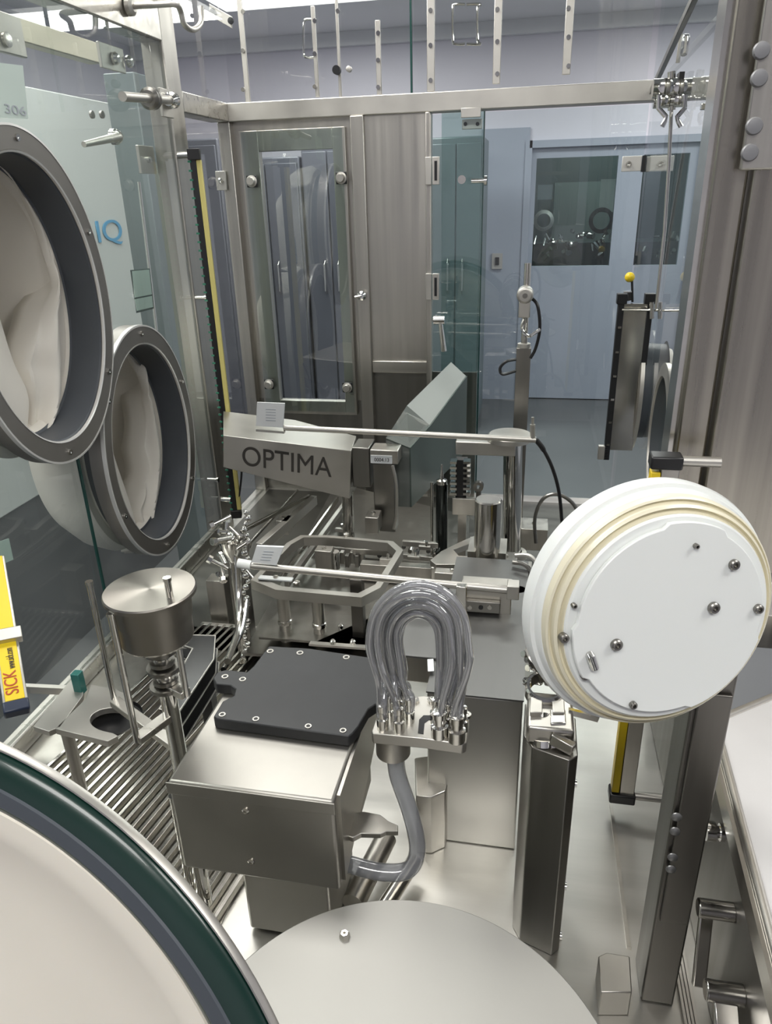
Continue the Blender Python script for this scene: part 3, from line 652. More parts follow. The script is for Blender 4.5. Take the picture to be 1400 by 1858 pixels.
for px, py, r_ in ((1330, 1024, 10), (1293, 1102, 11), (1374, 1104, 9), (1117, 1169, 11), (1022, 1157, 9), (1060, 1224, 9), (1261, 990, 5), (1040, 1098, 5), (1147, 1278, 7)):
    q = dpt(px, py, .0304); q = q if (q-cD).dot(q-cD) < .0675**2+.0304**2 else dpt(px, py, .0264); s_ = S(r_, q)
    so = make('screw', B().lathe(q, nD, [(s_, -.002), (s_, .0022), (s_*.8, .003), (s_*.5, .0028), (s_*.45, .0008), (0, .0008)], 20), DSTEEL, wdn)
q = dpt(1072, 1198, .030); qa, qb = dpt(1069, 1188, .030), dpt(1076, 1209, .030)
make('oval_pin', B().tube([qa, qa+nD*.002, qb+nD*.002, qb], S(8, q), 14), CHROME, wdn)
make('hub', B().cyl(cD-nD*.012, cD-nD*.05, .03), SATIN, wdn); hb = cD-nD*.05
make('arm', B().beam(hb, V((.20, hb.y+.03, hb.z-.02)), .02, .03), SATIN, wdn, bevel=.002)

# ================================================================ machine parts: centre
# polished box with black cover plate
ZT = 1.17
bx0, bx1, by0, by1 = -.303, -.148, .460, .600
dr = thing('drive_housing', ((bx0+bx1)/2, .55, ZB), 'brushed stainless box housing under the black plate', 'machine housing')
make('shell', B().box((bx0, by0, 1.062), (bx1, by1, ZT)), BOXM, dr, bevel=.003)
make('lip', B().box((bx0-.0015, by0-.0015, ZT-.014), (bx1+.001, by0, ZT-.001)), BOXM, dr, bevel=.0007)
make('rear_shell', B().box((bx0+.03, by1, 1.07), (bx1-.006, .66, ZT-.001)), DSTEEL, dr, bevel=.002)
make('neck', B().box((-.275, .52, .905), (-.18, .62, 1.062)), SATIN, dr, bevel=.003)
sd_ = make('side_plate', B().prism([(bx1, .47, 1.065), (bx1, .60, 1.10), (bx1, .66, 1.13), (bx1, .66, 1.168), (bx1, .47, 1.168)], (.003, 0, 0)), STEEL, dr)
for px, py in ((446, 1471), (456, 1563)):
    q = P(px, py, Y=by0); make('screw', B().lathe(q, (0, -1, 0), [(.0035, 0), (.0035, .001), (.002, .002), (0, .001)], 14), POL, dr)
zp = 1.1825
cp = thing('cover_plate', (-.23, .6, ZT), 'matte black cover plate with a ring of countersunk screws', 'cover plate')
ol = [(488, 1172), (560, 1176), (640, 1188), (738, 1202), (736, 1268), (700, 1273), (682, 1277), (668, 1286), (650, 1318), (640, 1330), (632, 1336), (540, 1324), (392, 1304), (387, 1300), (404, 1272), (424, 1262), (427, 1250), (418, 1243), (392, 1241), (386, 1230), (394, 1219), (410, 1215), (448, 1219), (460, 1208), (478, 1184)]
pl = [P(x, y, Z=zp) for x, y in ol]
make('plate', B().prism([p-V((0, 0, zp-ZT-.0)) for p in pl], (0, 0, zp-ZT)), ANOD, cp, bevel=.0012)
for x, y in ((490, 1182), (544, 1185), (628, 1193), (408, 1228), (440, 1233), (403, 1297), (464, 1305), (559, 1318), (622, 1326)):
    q = P(x, y, Z=zp); s_ = S(6.5, q); so = make('screw', B().lathe(q, (0, 0, 1), [(s_, 0), (s_*.95, .0008), (s_*.62, .0008), (s_*.55, .0003)], 20), SATIN, cp)
    make('socket', B().lathe(q, (0, 0, 1), [(s_*.56, .0004), (0, .0004)], 14), BLACK, so)

# manifold plate with tubing
zm = 1.185
mf = thing('tube_manifold', P(765, 1360, Z=zm-.03), 'small steel manifold block holding the bundle of grey tubes', 'manifold')
mo = [(674, 1326), (684, 1296), (690, 1288), (740, 1266), (768, 1262), (838, 1272), (850, 1290), (851, 1310), (846, 1346), (838, 1350), (770, 1340), (676, 1331)]
mp2 = [P(x, y, Z=zm) for x, y in mo]
make('plate', B().prism([p-V((0, 0, .012)) for p in mp2], (0, 0, .012)), SATIN, mf, bevel=.001)
sl = [P(x, y, Z=zm+.0003) for x, y in ((758, 1330), (760, 1306), (768, 1298), (785, 1298), (792, 1306), (790, 1311), (778, 1306), (770, 1312), (768, 1332))]
make('slot', B().prism([p-V((0, 0, .0008)) for p in sl], (0, 0, .001)), BLACK, mf)
for px, py in ((752, 1273), (783, 1273), (846, 1300)):
    q = P(px, py, Z=zm); make('screw', B().lathe(q, (0, 0, 1), [(.0045, 0), (.0045, .003), (.002, .003), (0, .001)], 14), POL, mf)
cl = P(722, 1360, Z=zm-.02); make('hose_collar', B().cyl(P(712, 1320, Z=zm-.012), P(712, 1320, Z=zm-.012)-V((0, 0, .03)), .017), SATIN, mf)
Lp = [(694, 1322), (706, 1305), (724, 1326), (742, 1308), (715, 1292), (735, 1288), (700, 1290)]
Rp = [(797, 1334), (828, 1342), (804, 1300), (822, 1305), (838, 1325), (812, 1318), (790, 1310)]
base_l = [P(x, y, Z=zm) for x, y in Lp]; base_r = [P(x, y, Z=zm) for x, y in Rp]
for i, q in enumerate(base_l+base_r):
    big = i in (7, 8)
    r_ = .0072 if big else .0048
    c1 = make('connector', B().lathe(q, (0, 0, 1), [(r_*1.15, 0), (r_*1.15, .012), (r_*.8, .013), (r_*.8, .020), (r_*.95, .021), (r_*.95, .027), (r_*.6, .028), (0, .028)], 18), CHROME if i % 2 else POL, mf)
Yt = sum(p.y for p in base_l+base_r)/14
print('tube Y', Yt)
TL = ['outermost grey tube of the looped bundle', 'second tube from the outside of the loop', 'third tube from the outside of the loop', 'fourth tube from the outside of the loop', 'fifth tube from the outside of the loop', 'sixth tube from the outside of the loop', 'seventh tube from the outside of the loop', 'seventh tube from the inside of the loop', 'sixth tube from the inside of the loop', 'fifth tube from the inside of the loop', 'fourth tube from the inside of the loop', 'third tube from the inside of the loop', 'second tube from the inside of the loop', 'innermost grey tube of the looped bundle']
ORD = [0, 6, 1, 0, 2, 6, 1, 5, 2, 3, 5, 4, 3, 4]; ORR = [1, 1, 4, 3, 4, 5, 3, 0, 5, 0, 2, 6, 2, 6]
for i in range(14):
    a, c = base_l[ORD[i]]+V((.0022*(1 if i % 2 else -1), 0, .024)), base_r[ORR[i]]+V((.0022*(1 if i % 2 else -1), 0, .024))
    s = i*4.1+3; dy = [-.006, .008, .0, .014, -.008, .006, .012, -.003, .016, .004, -.006, .010, .0, .008][i]
    def Q(x, y, t): return P(x, y, Y=a.y*(1-t)+c.y*t+dy)
    xa, xb = 662+s*1.05, 850-s*.95; yt = 1056+s*1.05; cxm = (xa+xb)/2; rx = (xb-xa)/2; cyy = 1162+random.uniform(-8, 8); ry = cyy-yt
    w1, w2 = random.uniform(-4, 4), random.uniform(-3, 3)
    pts = [a-V((0, 0, .01)), a+V((0, 0, .006)), Q(xa+20-s*.15, 1232, .05), Q(xa+6+w1, 1200, .12)]
    for k_ in range(9):
        an = math.pi*(1-k_/8); pts.append(Q(cxm+rx*math.cos(an)+(w1 if k_ < 4 else w2), cyy-ry*math.sin(an)**.85, .2+.08*k_))
    pts += [Q(xb+1+w2, 1210, .92), c+V((0, 0, .010)), c-V((0, 0, .01))]
    make('silicone_tube', B().tube(cr(pts, 5), .0034, 12), GREYT, None, TL[i], 'tube', 'looped grey tubes on the manifold')
# big hose below
yh = P(712, 1320, Z=zm-.012).y
hp = [P(717, 1372, Y=yh), P(722, 1410, Y=yh), P(745, 1478, Y=yh-.004), P(757, 1540, Y=yh-.01), P(740, 1578, Y=yh-.015), P(690, 1582, Y=yh-.02), P(625, 1566, Y=yh-.02)]
make('drain_hose', B().tube(cr(hp, 9), S(17, hp[1])*.95, 20), HOSEM, None, 'thick milky hose curving from the manifold back under the steel box', 'hose')
# pipe under the hose
# low round bars on the base plate
zz = ZB+.04
make('round_bar', B().cyl(P(700, 1520, Z=zz), P(640, 1640, Z=zz), .013), STEEL, None, 'thick steel round bar lying under the milky hose', 'bar')
make('round_bar', B().cyl(P(752, 1560, Z=zz-.01), P(695, 1650, Z=zz-.01), .009), POL, None, 'thinner steel round bar to the right of the thick bar', 'bar')
# bracket right of the box
bk = [P(x, y, Z=1.10) for x, y in ((612, 1480), (660, 1472), (690, 1478), (705, 1490), (722, 1497), (722, 1508), (700, 1508), (690, 1513), (655, 1512), (640, 1520), (612, 1510))]
make('side_bracket', B().prism([p-V((0, 0, .006)) for p in bk], (0, 0, .006)), STEEL, None, 'notched flat steel bracket sticking out of the box side', 'bracket', bevel=.0008)

# chamfered pedestal under the manifold
_q = P(775, 1550, Z=ZB); zcb = P(766, 1446, Y=_q.y).z
pd = [P(x, y, Z=zcb) for x, y in ((752, 1375), (815, 1366), (826, 1372), (808, 1435), (782, 1446), (754, 1444))]
make('chamfered_block', B().prism([p-V((0, 0, zcb-ZB)) for p in pd], (0, 0, zcb-ZB)), STEEL, None, 'tall chamfered steel block under the tube manifold', 'pedestal', bevel=.0015)
# right pedestal (broad, beige reflecting)
f0, f1 = -.098, .010
zq = P(945, 1270, Y=.68).z
pe = thing('filling_pedestal', (-.03, .8, ZB), 'broad upright steel pedestal with smooth front below the lift cylinder', 'pedestal')
make('body', B().box((f0, .68, ZB), (f1, 1.02, zq-.002)), BASEM, pe, bevel=.002)
make('darkened_top', B().box((f0-.001, .679, zq-.002), (f1+.001, 1.02, zq)), STEELD, pe)  # thin darker sheet added to dim the ceiling reflection on the pedestal top
make('top_plate', B().box((-.17, .74, zq), (f0+.01, .90, zq+.004)), STEELD, pe, bevel=.001)
make('body_wing', B().box((-.17, .76, zq-.05), (f0, .90, zq)), STEEL, pe, bevel=.002)
q = P(781, 1207, Z=zq+.005); make('label', B().ob(q, (.0035, .001, 0), (-.002, .012, 0), (0, 0, .0004)), WHITE, pe)
YV = .86
def vbox(name, x0, y0, x1, y1, Y, th, m_, par, **kw): return make(name, pxbox(B(), x0, y0, x1, y1, Y, th), m_, par, **kw)
zbk = P(890, 1062, Y=YV).z
bkp = thing('lift_block', (-.03, YV, zq), 'upright steel lift block with sensor strip behind the tubes', 'lift unit')
vbox('back_plate', 836, 1060, 925, 1205, YV, .02, STEEL, bkp, bevel=.001)
vbox('side_post', 826, 1065, 845, 1190, YV-.012, .012, POL, bkp, bevel=.001)
vbox('sensor_strip', 836, 1092, 907, 1112, YV-.008, .008, DSTEEL, bkp, bevel=.001)
for px in (852, 872, 888): qq = P(px, 1102, Y=YV-.008); make('screw', B().lathe(qq, (0, -1, 0), [(.003, 0), (.003, .0015), (0, .0015)], 12), SATIN if px != 872 else BLACK, bkp)
vbox('guide_plate', 846, 1140, 888, 1152, YV-.02, .02, POL, bkp, bevel=.001)
pbt, pbb = P(877, 1165, Y=.79), P(877, 1246, Y=.79)
pi = make('piston', B().cyl(pbb, pbt, .0105), CHROME, bkp)
make('collar', B().lathe(pbb, (0, 0, 1), [(.0135, 0), (.0135, .006), (.0105, .007)], 28), POL, bkp)
for px in (857, 900): qq = P(px, 1205, Y=.81); make('cleat', B().box(qq+V((-.007, 0, -.018)), qq+V((.006, .012, .008))), SATIN, bkp, bevel=.001); make('screw', B().lathe(qq+V((0, 0, .004)), (0, -1, 0), [(.0045, 0), (.0045, .002), (0, .002)], 14), DSTEEL, bkp)

# tall piston cylinder (bright) and mount plate
YS = 1.05
c0_, c1_ = P(882, 1035, Y=YS), P(882, 905, Y=YS); rr = S(23.5, c0_)
ls = thing('lift_cylinder', c0_-V((0, 0, .02)), 'stout polished vertical cylinder on a square mounting plate', 'cylinder')
make('barrel', B().lathe(c0_, (0, 0, 1), [(rr, 0), (rr, c1_.z-c0_.z-.002), (rr-.002, c1_.z-c0_.z), (0, c1_.z-c0_.z)], 48), POL, ls)
make('mount_plate', B().box(c0_+V((-.036, -.035, -.014)), c0_+V((.036, .05, -.004))), SATIN, ls, bevel=.001)
make('lower_plate', B().box(c0_+V((-.036, -.036, -.03)), c0_+V((.036, .05, -.018))), SATIN, ls, bevel=.001)
make('side_upright', B().box(c0_+V((.03, -.037, -.03)), c0_+V((.037, -.02, .03))), SATIN, ls, bevel=.001)
make('column', B().box(c0_+V((-.03, -.01, zq-c0_.z)), c0_+V((.03, .045, -.03))), STEEL, ls)
for dx, dy in ((-.025, -.022), (.02, -.022)): make('screw', B().lathe(c0_+V((dx, dy, -.004)), (0, 0, 1), [(.004, 0), (.004, .003), (0, .003)], 12), DSTEEL, ls)
# second cylinder to right, lower
q0, q1 = P(936, 1165, Y=.93), P(936, 1075, Y=.93)
gr_ = thing('guide_sleeve', q0, 'short grey cylinder with stepped foot beside the white cover', 'cylinder')
make('barrel', B().cyl(q0, q1, .0125), STEEL, gr_); make('foot', B().lathe(q0, (0, 0, 1), [(.016, -.012), (.016, 0), (.0125, .001)], 28), SATIN, gr_)
make('stand', B().cyl(V((q0.x, q0.y, zq)), q0-V((0, 0, .012)), .010), STEEL, gr_)
# rear polished column with disc head
Yc = 1.38
r0, r1 = P(930, 1010, Y=Yc), P(930, 805, Y=Yc); rad = S(16, r0)
rcn = thing('support_column', V((r0.x, r0.y, ZB)), 'tall polished support column with a round disc head', 'column')
make('shaft', B().cyl(V((r0.x, r0.y, ZB)), r1, rad, n=36), CHROME, rcn)
make('collar', B().lathe(r0, (0, 0, 1), [(rad*1.5, 0), (rad*1.5, .012), (rad, .013)], 32), SATIN, rcn)
ht = P(925, 787, Y=Yc); make('disc_head', B().lathe(ht, (0, 0, 1), [(0, -.012), (S(40, ht), -.012), (S(40, ht), -.003), (S(37, ht), 0), (0, 0)], 40), SATIN, rcn)
vbox('arm', 826, 803, 935, 827, Yc-.02, .04, SATIN, rcn, bevel=.002)
# black rear post with sensor head
Yd = 1.50
ps = thing('sensor_stand', V((P(948, 800, Y=Yd).x, Yd, ZB)), 'slim dark square stand topped by a clamp and hooked rod', 'stand')
d0, d1 = P(947, 905, Y=Yd), P(950, 632, Y=Yd); hw_ = S(12, d0)
make('post', B().box((d1.x-hw_, Yd, ZB), (d1.x+hw_, Yd+.024, d1.z)), DSTEEL, ps, bevel=.001)
xr_ = d1.x
make('rod', B().cyl((xr_, Yd+.01, d1.z), (xr_, Yd+.01, P(955, 478, Y=Yd).z), S(6, d1)), POL, ps)
hz = P(952, 545, Y=Yd); b = B(); b.lathe(hz+V((0, -.012, .012)), (0, -1, 0), [(.016, -.018), (.016, .01), (.013, .013), (0, .013)], 28)
b.box(hz+V((-.011, -.022, -.03)), hz+V((.011, .008, .012))); make('clamp_head', b, SATIN, ps, bevel=.002)
make('screw', B().lathe(hz+V((0, -.024, .012)), (0, -1, 0), [(.005, 0), (.005, .004), (0, .004)], 12), DSTEEL, ps)
make('hook', B().tube(cr([P(952, 575, Y=Yd-.01), P(946, 596, Y=Yd-.015), P(958, 610, Y=Yd-.02), P(972, 603, Y=Yd-.02), P(980, 597, Y=Yd-.02)], 5), .003, 10), CHROME, ps)
make('collar', B().lathe((xr_, Yd+.01, d1.z), (0, 0, 1), [(.013, 0), (.013, .008), (0, .008)], 20), SATIN, ps)
make('cable', B().tube(cr([P(963, 540, Y=Yd), P(975, 555, Y=Yd-.01), P(979, 595, Y=Yd-.01), P(972, 630, Y=Yd), P(962, 650, Y=Yd)], 6), .0032, 8), BLACK, None, 'short black cable bowed beside the sensor stand rod', 'cable')
make('cable', B().tube(cr([P(935, 652, Y=Yd), P(918, 656, Y=Yd-.01), P(907, 668, Y=Yd-.01), P(912, 679, Y=Yd-.01), P(935, 673, Y=Yd)], 6), .0032, 8), BLACK, None, 'black cable looped on the left of the sensor stand post', 'cable')

# rods with tags
def rod_tag(name, a, c, r, lab, tagpx, taglab, Y):
    a_, c_ = P(*a, Y=Y), P(*c, Y=Y)
    t = thing(name, a_, lab, 'rod'); make('tube', B().cyl(a_, c_, r, n=24), SATIN, t); return t, a_, c_
YR1 = 1.22
t, a_, c_ = rod_tag('cross_rod', (515, 776), (972, 798), .0052, 'long thin steel cross rod above the chute with upright end pin', None, None, YR1)
make('end_pin', B().cyl(P(966, 796, Y=YR1), P(966, 770, Y=YR1), .0045).cyl(P(966, 771, Y=YR1), P(966, 757, Y=YR1), .0025), SATIN, t)
tg = thing('tag_holder', P(490, 785, Y=YR1), 'folded white tag card on the left end of the upper cross rod', 'tag')
tp = [P(x, y, Y=YR1-.004) for x, y in ((466, 730), (516, 732), (513, 776), (464, 773))]; make('card', B().prism(tp, (0, .003, 0)), WHITE, tg)
b = B().prism([P(x, y, Y=YR1-.007) for x, y in ((464, 779), (515, 783), (515, 787), (464, 783))], (0, .008, 0)); make('clip', b, SATIN, tg)
b = B()
for k_ in range(5): b.prism([P(x, y, Y=YR1-.0046) for x, y in ((482, 742+k_*5), (500, 743+k_*5), (500, 744.2+k_*5), (482, 743.2+k_*5))], (0, .0005, 0))
GREYP = mat('faint_print', (.45, .48, .52), .5); make('print', b, GREYP, tg)
YR2 = .86
t, a_, c_ = rod_tag('cross_rod', (452, 1026), (925, 1071), .0052, 'long lower steel cross rod passing behind the tube bundle', None, None, YR2)
make('white_clamp', B().cyl(P(432, 1022, Y=YR2), P(456, 1026, Y=YR2), .007), WHITEP, t)
make('end_block', B().box(P(925, 1071, Y=YR2)+V((-.004, -.008, -.01)), P(925, 1071, Y=YR2)+V((.012, .012, .01))), SATIN, t, bevel=.001)
tg = thing('tag_holder', P(485, 1030, Y=YR2), 'slanted white tag card on the lower cross rod', 'tag')
make('card', B().prism([P(x, y, Y=YR2-.004) for x, y in ((465, 991), (514, 993), (501, 1026), (456, 1020))], (0, .004, 0)), WHITE, tg)
b = B()
for k_ in range(4): b.prism([P(x-k_*2, y, Y=YR2-.0046) for x, y in ((478, 1000+k_*5), (496, 1001+k_*5), (496, 1002.2+k_*5), (478, 1001.2+k_*5))], (0, .0005, 0))
make('print', b, GREYP, tg)
make('sensor_cable', B().tube(cr([P(972, 798, Y=YR1), P(985, 815, Y=YR1), P(1002, 850, Y=YR1), P(1014, 895, Y=YR1), P(1020, 960, Y=YR1)], 6), [.0045]*7+[.0032]*18, 10), BLACK, None, 'black sensor cable hanging from the upper cross rod end', 'cable')
make('looped_wire', B().tube(cr([P(972, 985, Y=1.3), P(970, 940, Y=1.3), P(985, 905, Y=1.3), P(1012, 897, Y=1.3), P(1040, 915, Y=1.3), P(1055, 950, Y=1.3)], 6), .0035, 10), DSTEEL, None, 'grey arched conduit loop behind the white cover', 'conduit')

# octagonal guide frame
zo = 1.055
oc = [(455, 1052), (500, 1070), (655, 1084), (690, 1066), (731, 998), (713, 982), (640, 975), (590, 971), (545, 971), (520, 985)]
gp = [P(x, y, Z=zo) for x, y in oc]; cen = sum(gp, V())/len(gp); inn = [cen+(p-cen)*.90 for p in gp]
gf = thing('guide_rail_loop', V((cen.x, cen.y, zo-.02)), 'larger eight sided flat steel guide frame over the conveyor', 'guide frame')
b = B(); n = len(gp)
for i in range(n):
    j = (i+1) % n; b.m.faces.ensure_lookup_table()
    q = [gp[i], gp[j], inn[j], inn[i]]; tp = [b.m.verts.new(x) for x in q]; bt = [b.m.verts.new(x-V((0, 0, .018))) for x in q]
    b.f(tp); b.f(bt[::-1]); b.f([tp[0], tp[1], bt[1], bt[0]]); b.f([tp[3], tp[2], bt[2], bt[3]])
bmesh.ops.remove_doubles(b.m, verts=b.m.verts, dist=.0001)
make('rail', b, SATIN, gf)
for x, y in ((538, 1060), (628, 972)): q = P(x, y, Z=zo); make('screw', B().lathe(q, (0, 0, 1), [(.006, 0), (.006, .005), (.003, .006), (0, .005)], 14), POL, gf)
for x, y in ((508, 1075), (572, 1080)):
    q = P(x, y, Z=zo-.018); make('leg', B().cyl(V((q.x, q.y+.01, ZB)), q+V((0, .01, 0)), .0105), STEEL, gf); make('collar', B().lathe(V((q.x, q.y+.01, .97)), (0, 0, 1), [(.0105, 0), (.0125, .001), (.0125, .008), (.0105, .009)], 24), POL, gf)
oc2 = [(800, 1010), (812, 1000), (860, 975), (880, 972), (880, 978), (864, 984), (822, 1002), (830, 1012)]
b = B().prism([P(x, y, Z=1.04)-V((0, 0, .012)) for x, y in ((780, 1016), (800, 1000), (830, 985), (860, 972), (905, 968), (905, 976), (866, 981), (822, 997), (832, 1008), (870, 1010), (870, 1024), (790, 1024))], (0, 0, .012))
make('guide_rail_loop', b, SATIN, None, 'smaller partly hidden guide frame left of the stout cylinder', 'guide frame', bevel=.0008)

# conveyor rails
cv = thing('conveyor', (-.3, 1.2, ZB), 'flat conveyor track with side rails running towards the back', 'conveyor')
zc_ = 1.02
def rail(a, c, w_, h_, m_=SATIN, z=zc_, name='side_rail'): make(name, B().beam(P(*a, Z=z), P(*c, Z=z), w_, h_), m_, cv, bevel=.001)
rail((470, 995), (570, 907), .014, .02, SATIN, 1.05)
rail((520, 1060), (625, 915), .010, .012, SATIN, .99); rail((508, 1052), (612, 905), .006, .012, POL, .99)
rail((640, 1000), (730, 1002), .008, .012, SATIN, 1.0, 'cross_bar'); rail((730, 985), (805, 990), .008, .012, SATIN, 1.0, 'cross_bar')
rail((560, 990), (800, 1015), .01, .01, SATIN, .97, 'cross_bar')
rail((655, 1032), (790, 1040), .02, .03, STEEL, .98, 'cross_bar')
make('belt', B().prism([P(x, y, Z=.955) for x, y in ((470, 1160), (680, 1175), (830, 1010), (690, 900), (640, 900))], (0, 0, .004)), DSTEEL, cv)
make('bed', B().prism([P(x, y, Z=.93) for x, y in ((440, 1190), (700, 1200), (850, 1010), (850, 940), (610, 880))], (0, 0, .006)), DSTEEL, cv)
rail((437, 965), (560, 900), .006, .008, POL, 1.06, 'guide_wire')
rail((440, 1000), (540, 890), .004, .006, POL, 1.0, 'guide_wire')
for k_ in range(12):
    q = P(668+k_*11, 988+(k_ % 3)*8, Z=.985); make('roller', B().cyl(q-V((0, .012, 0)), q+V((0, .012, 0)), .0045, n=12), CHROME if k_ % 2 else STEELD, cv)
for k_ in range(9):
    q = P(585+k_*9, 1005+(k_ % 2)*6, Z=.99); make('carrier', B().box(q+V((-.004, -.006, -.02)), q+V((.004, .006, .006))), DSTEEL if k_ % 2 else SATIN, cv, bevel=.0008)
q = P(652, 1150, Z=.96); make('square_post', B().box((q.x-.010, q.y-.01, ZB), (q.x+.010, q.y+.01, 1.07)), POSTM, None, 'dark square post rising inside the conveyor right of two legs', 'post', bevel=.001)
lp = thing('mounting_plate', P(640, 1150, Z=.95), 'pale slanted mounting plate with small studs behind the black cover plate', 'plate')
make('sheet', B().prism([P(x, y, Z=.955) for x, y in ((560, 1172), (596, 1118), (690, 1122), (668, 1180))], (0, 0, .004)), SATIN, lp)
for x, y in ((618, 1140), (604, 1168), (640, 1168), (658, 1138)): q = P(x, y, Z=.959); make('stud', B().lathe(q, (0, 0, 1), [(.005, 0), (.005, .006), (.003, .008), (0, .008)], 14), CHROME, lp)
for k_, (a, c, d_) in enumerate((((935, 1008), (965, 1012), (1000, 1060)), ((930, 1020), (958, 1030), (985, 1082)), ((930, 1068), (952, 1072), (975, 1100)))):
    make('air_hose', B().tube(cr([P(*a, Y=1.0), P(*c, Y=.99), P(*d_, Y=.96)], 8), .0035, 10), [SATIN, DSTEEL, BLACK][k_], None, ['pale upper hose curving behind the white cover from the cylinder mount', 'dark middle hose curving behind the white cover', 'black lower hose leaving the lower cross rod end'][k_], 'hose')
t_ = thing('junction_box', P(965, 1060, Y=1.02), 'dark small junction box right of the cylinder mount', 'box'); make('body', pxbox(B(), 926, 1040, 962, 1075, 1.02, .03), POSTM, t_, bevel=.001); make('lid', pxbox(B(), 924, 1036, 964, 1041, 1.018, .034), STEEL, t_)
# little clusters around it
def block(px, py, z, sx, sy, sz, m_, lab, cat='block', name='mounting_block', top=None):
    q = P(px, py, Z=z); t = thing(name, q-V((0, 0, sz)), lab, cat)
    make('body', B().box(q+V((-sx, -sy, -sz)), q+V((sx, sy, 0))), m_, t, bevel=.0012)
    make('screw', B().lathe(q, (0, 0, 1), [(.0045, 0), (.0045, .003), (.002, .003), (0, .002)], 12), POL, t); return t
block(515, 940, 1.06, .012, .015, .03, STEEL, 'small dark block at the head of the left conveyor rail')
t = block(588, 995, 1.05, .016, .012, .05, STEEL, 'upright brown grey block inside the octagonal guide frame'); q = P(588, 995, Z=1.05)
make('roller', B().cyl(q+V((.02, 0, -.04)), q+V((.02, 0, -.005)), .008), CHROME, t)
block(677, 932, 1.07, .013, .02, .035, STEEL, 'squat steel block with side nut beside the grey sensor column')
block(802, 1022, 1.03, .018, .02, .03, POL, 'polished block left of the stout cylinder foot')
block(820, 1036, 1.04, .03, .01, .02, SATIN, 'bright flat block touching the lower cross rod')
block(918, 1010, 1.05, .02, .02, .03, DSTEEL, 'dark block right of the stout cylinder')
block(968, 950, .99, .03, .03, .05, STEEL, 'wide grey block near the arched conduit')
block(500, 1048, 1.06, .03, .006, .004, WHITEP, 'thin white strip on the octagonal guide frame edge', 'strip', 'marker_strip')
for px, py, lab in ((618, 960, 'first'), (700, 1015, 'second'), (750, 1010, 'third'), (770, 992, 'fourth')):
    q = P(px, py, Z=1.0); t = thing('guide_clip', q-V((0, 0, .01)), {'first': 'tiny bright clip behind the octagonal frame top edge', 'second': 'tiny bright clip inside the octagonal frame corner', 'third': 'tiny bright clip on the cross bars right of the frame', 'fourth': 'tiny bright clip near the smaller guide frame'}[lab], 'clip')
    make('plate', B().box(q+V((-.012, -.004, -.006)), q+V((.012, .004, .002))), SATIN, t, bevel=.0006); make('pin', B().cyl(q+V((.004, 0, 0)), q+V((.004, 0, .012)), .003), CHROME, t)

# tapered arm cover with OPTIMA lettering
Ya, Yb2 = 1.33, 1.50
ar = thing('arm_cover', P(540, 900, Y=Ya), 'tapered pale steel arm cover with large dark lettering', 'arm cover')
tl, tr_, br_, bl = P(405, 790, Y=Ya-.03), P(637, 818, Y=Ya+.0), P(634, 905, Y=Ya+.0), P(405, 848, Y=Ya-.03)
u1, u2, u3 = P(405, 746, Y=Yb2), P(535, 762, Y=Yb2), P(646, 791, Y=Ya+.06)
b = B(); vs = {k_: b.m.verts.new(p) for k_, p in dict(tl=tl, tr=tr_, br=br_, bl=bl, ur=u3, ul=u1, um=u2).items()}
lr = b.m.verts.new(V((u3.x, u3.y, br_.z+.008))); ll = b.m.verts.new(V((u1.x, u1.y, bl.z))); lm = b.m.verts.new(V((u2.x, u2.y, br_.z+.01)))
b.f([vs['bl'], vs['br'], vs['tr'], vs['tl']]); b.f([vs['tl'], vs['tr'], vs['ur'], vs['um'], vs['ul']]); b.f([vs['br'], lr, vs['ur'], vs['tr']])
b.f([lr, lm, vs['um'], vs['ur']]); b.f([lm, ll, vs['ul'], vs['um']]); b.f([ll, vs['bl'], vs['tl'], vs['ul']]); b.f([vs['bl'], ll, lm, lr, vs['br']])
ac = make('cover', b, SATIN, ar, bevel=.001)
nrm = (tr_-tl).cross(tl-bl).normalized()
if nrm.y > 0: nrm = -nrm
t0, t1 = P(440, 847, Y=Ya-.025), P(600, 867, Y=Ya-.004)
# place on the face plane
def onface(px, py, off=.0006):
    d = F + RT*((px-W/2)/FPX) - UP*((py-H/2)/FPX); t = (tl+nrm*off-CAM).dot(nrm)/d.dot(nrm); return CAM+d*t
t0, t1, t2 = onface(440, 844), onface(601, 866), onface(439, 809)
text('lettering', 'OPTIMA', t0, t1-t0, (t2-t0).normalized(), (t2-t0).length, (t1-t0).length, .0008, INK, ac)
make('end_block', B().box(P(637, 812, Y=Ya+.01), P(672, 885, Y=Ya+.01)+V((0, .06, 0))), DSTEEL, ar, bevel=.002)
q = P(630, 940, Y=Ya+.02); make('stem', B().cyl(V((q.x, q.y, ZB+.03)), P(630, 890, Y=Ya+.02), .012), POL, ar)
# sensor head with label
sq = P(698, 828, Y=1.34)
sg = thing('sensor_column', V((sq.x, sq.y, ZB)), 'grey boxy sensor column carrying a small white label', 'sensor')
make('head', pxbox(B(), 671, 817, 722, 842, 1.32, .045), STEEL, sg, bevel=.002); make('column', pxbox(B(), 678, 842, 716, 965, 1.33, .035), DSTEEL, sg, bevel=.002)
lb = make('label', pxbox(B(), 672, 827, 711, 841, 1.318, .002), WHITE, sg)
qq = P(679, 837, Y=1.3175); text('lettering', '0004.13', qq, (1, 0, 0), (0, 0, 1), S(7, qq), S(27, qq), .0005, INK, lb)
make('cable', B().tube(cr([P(712, 845, Y=1.31), P(719, 880, Y=1.31), P(719, 930, Y=1.31), P(714, 960, Y=1.31)], 6), .003, 8), SATIN, sg)
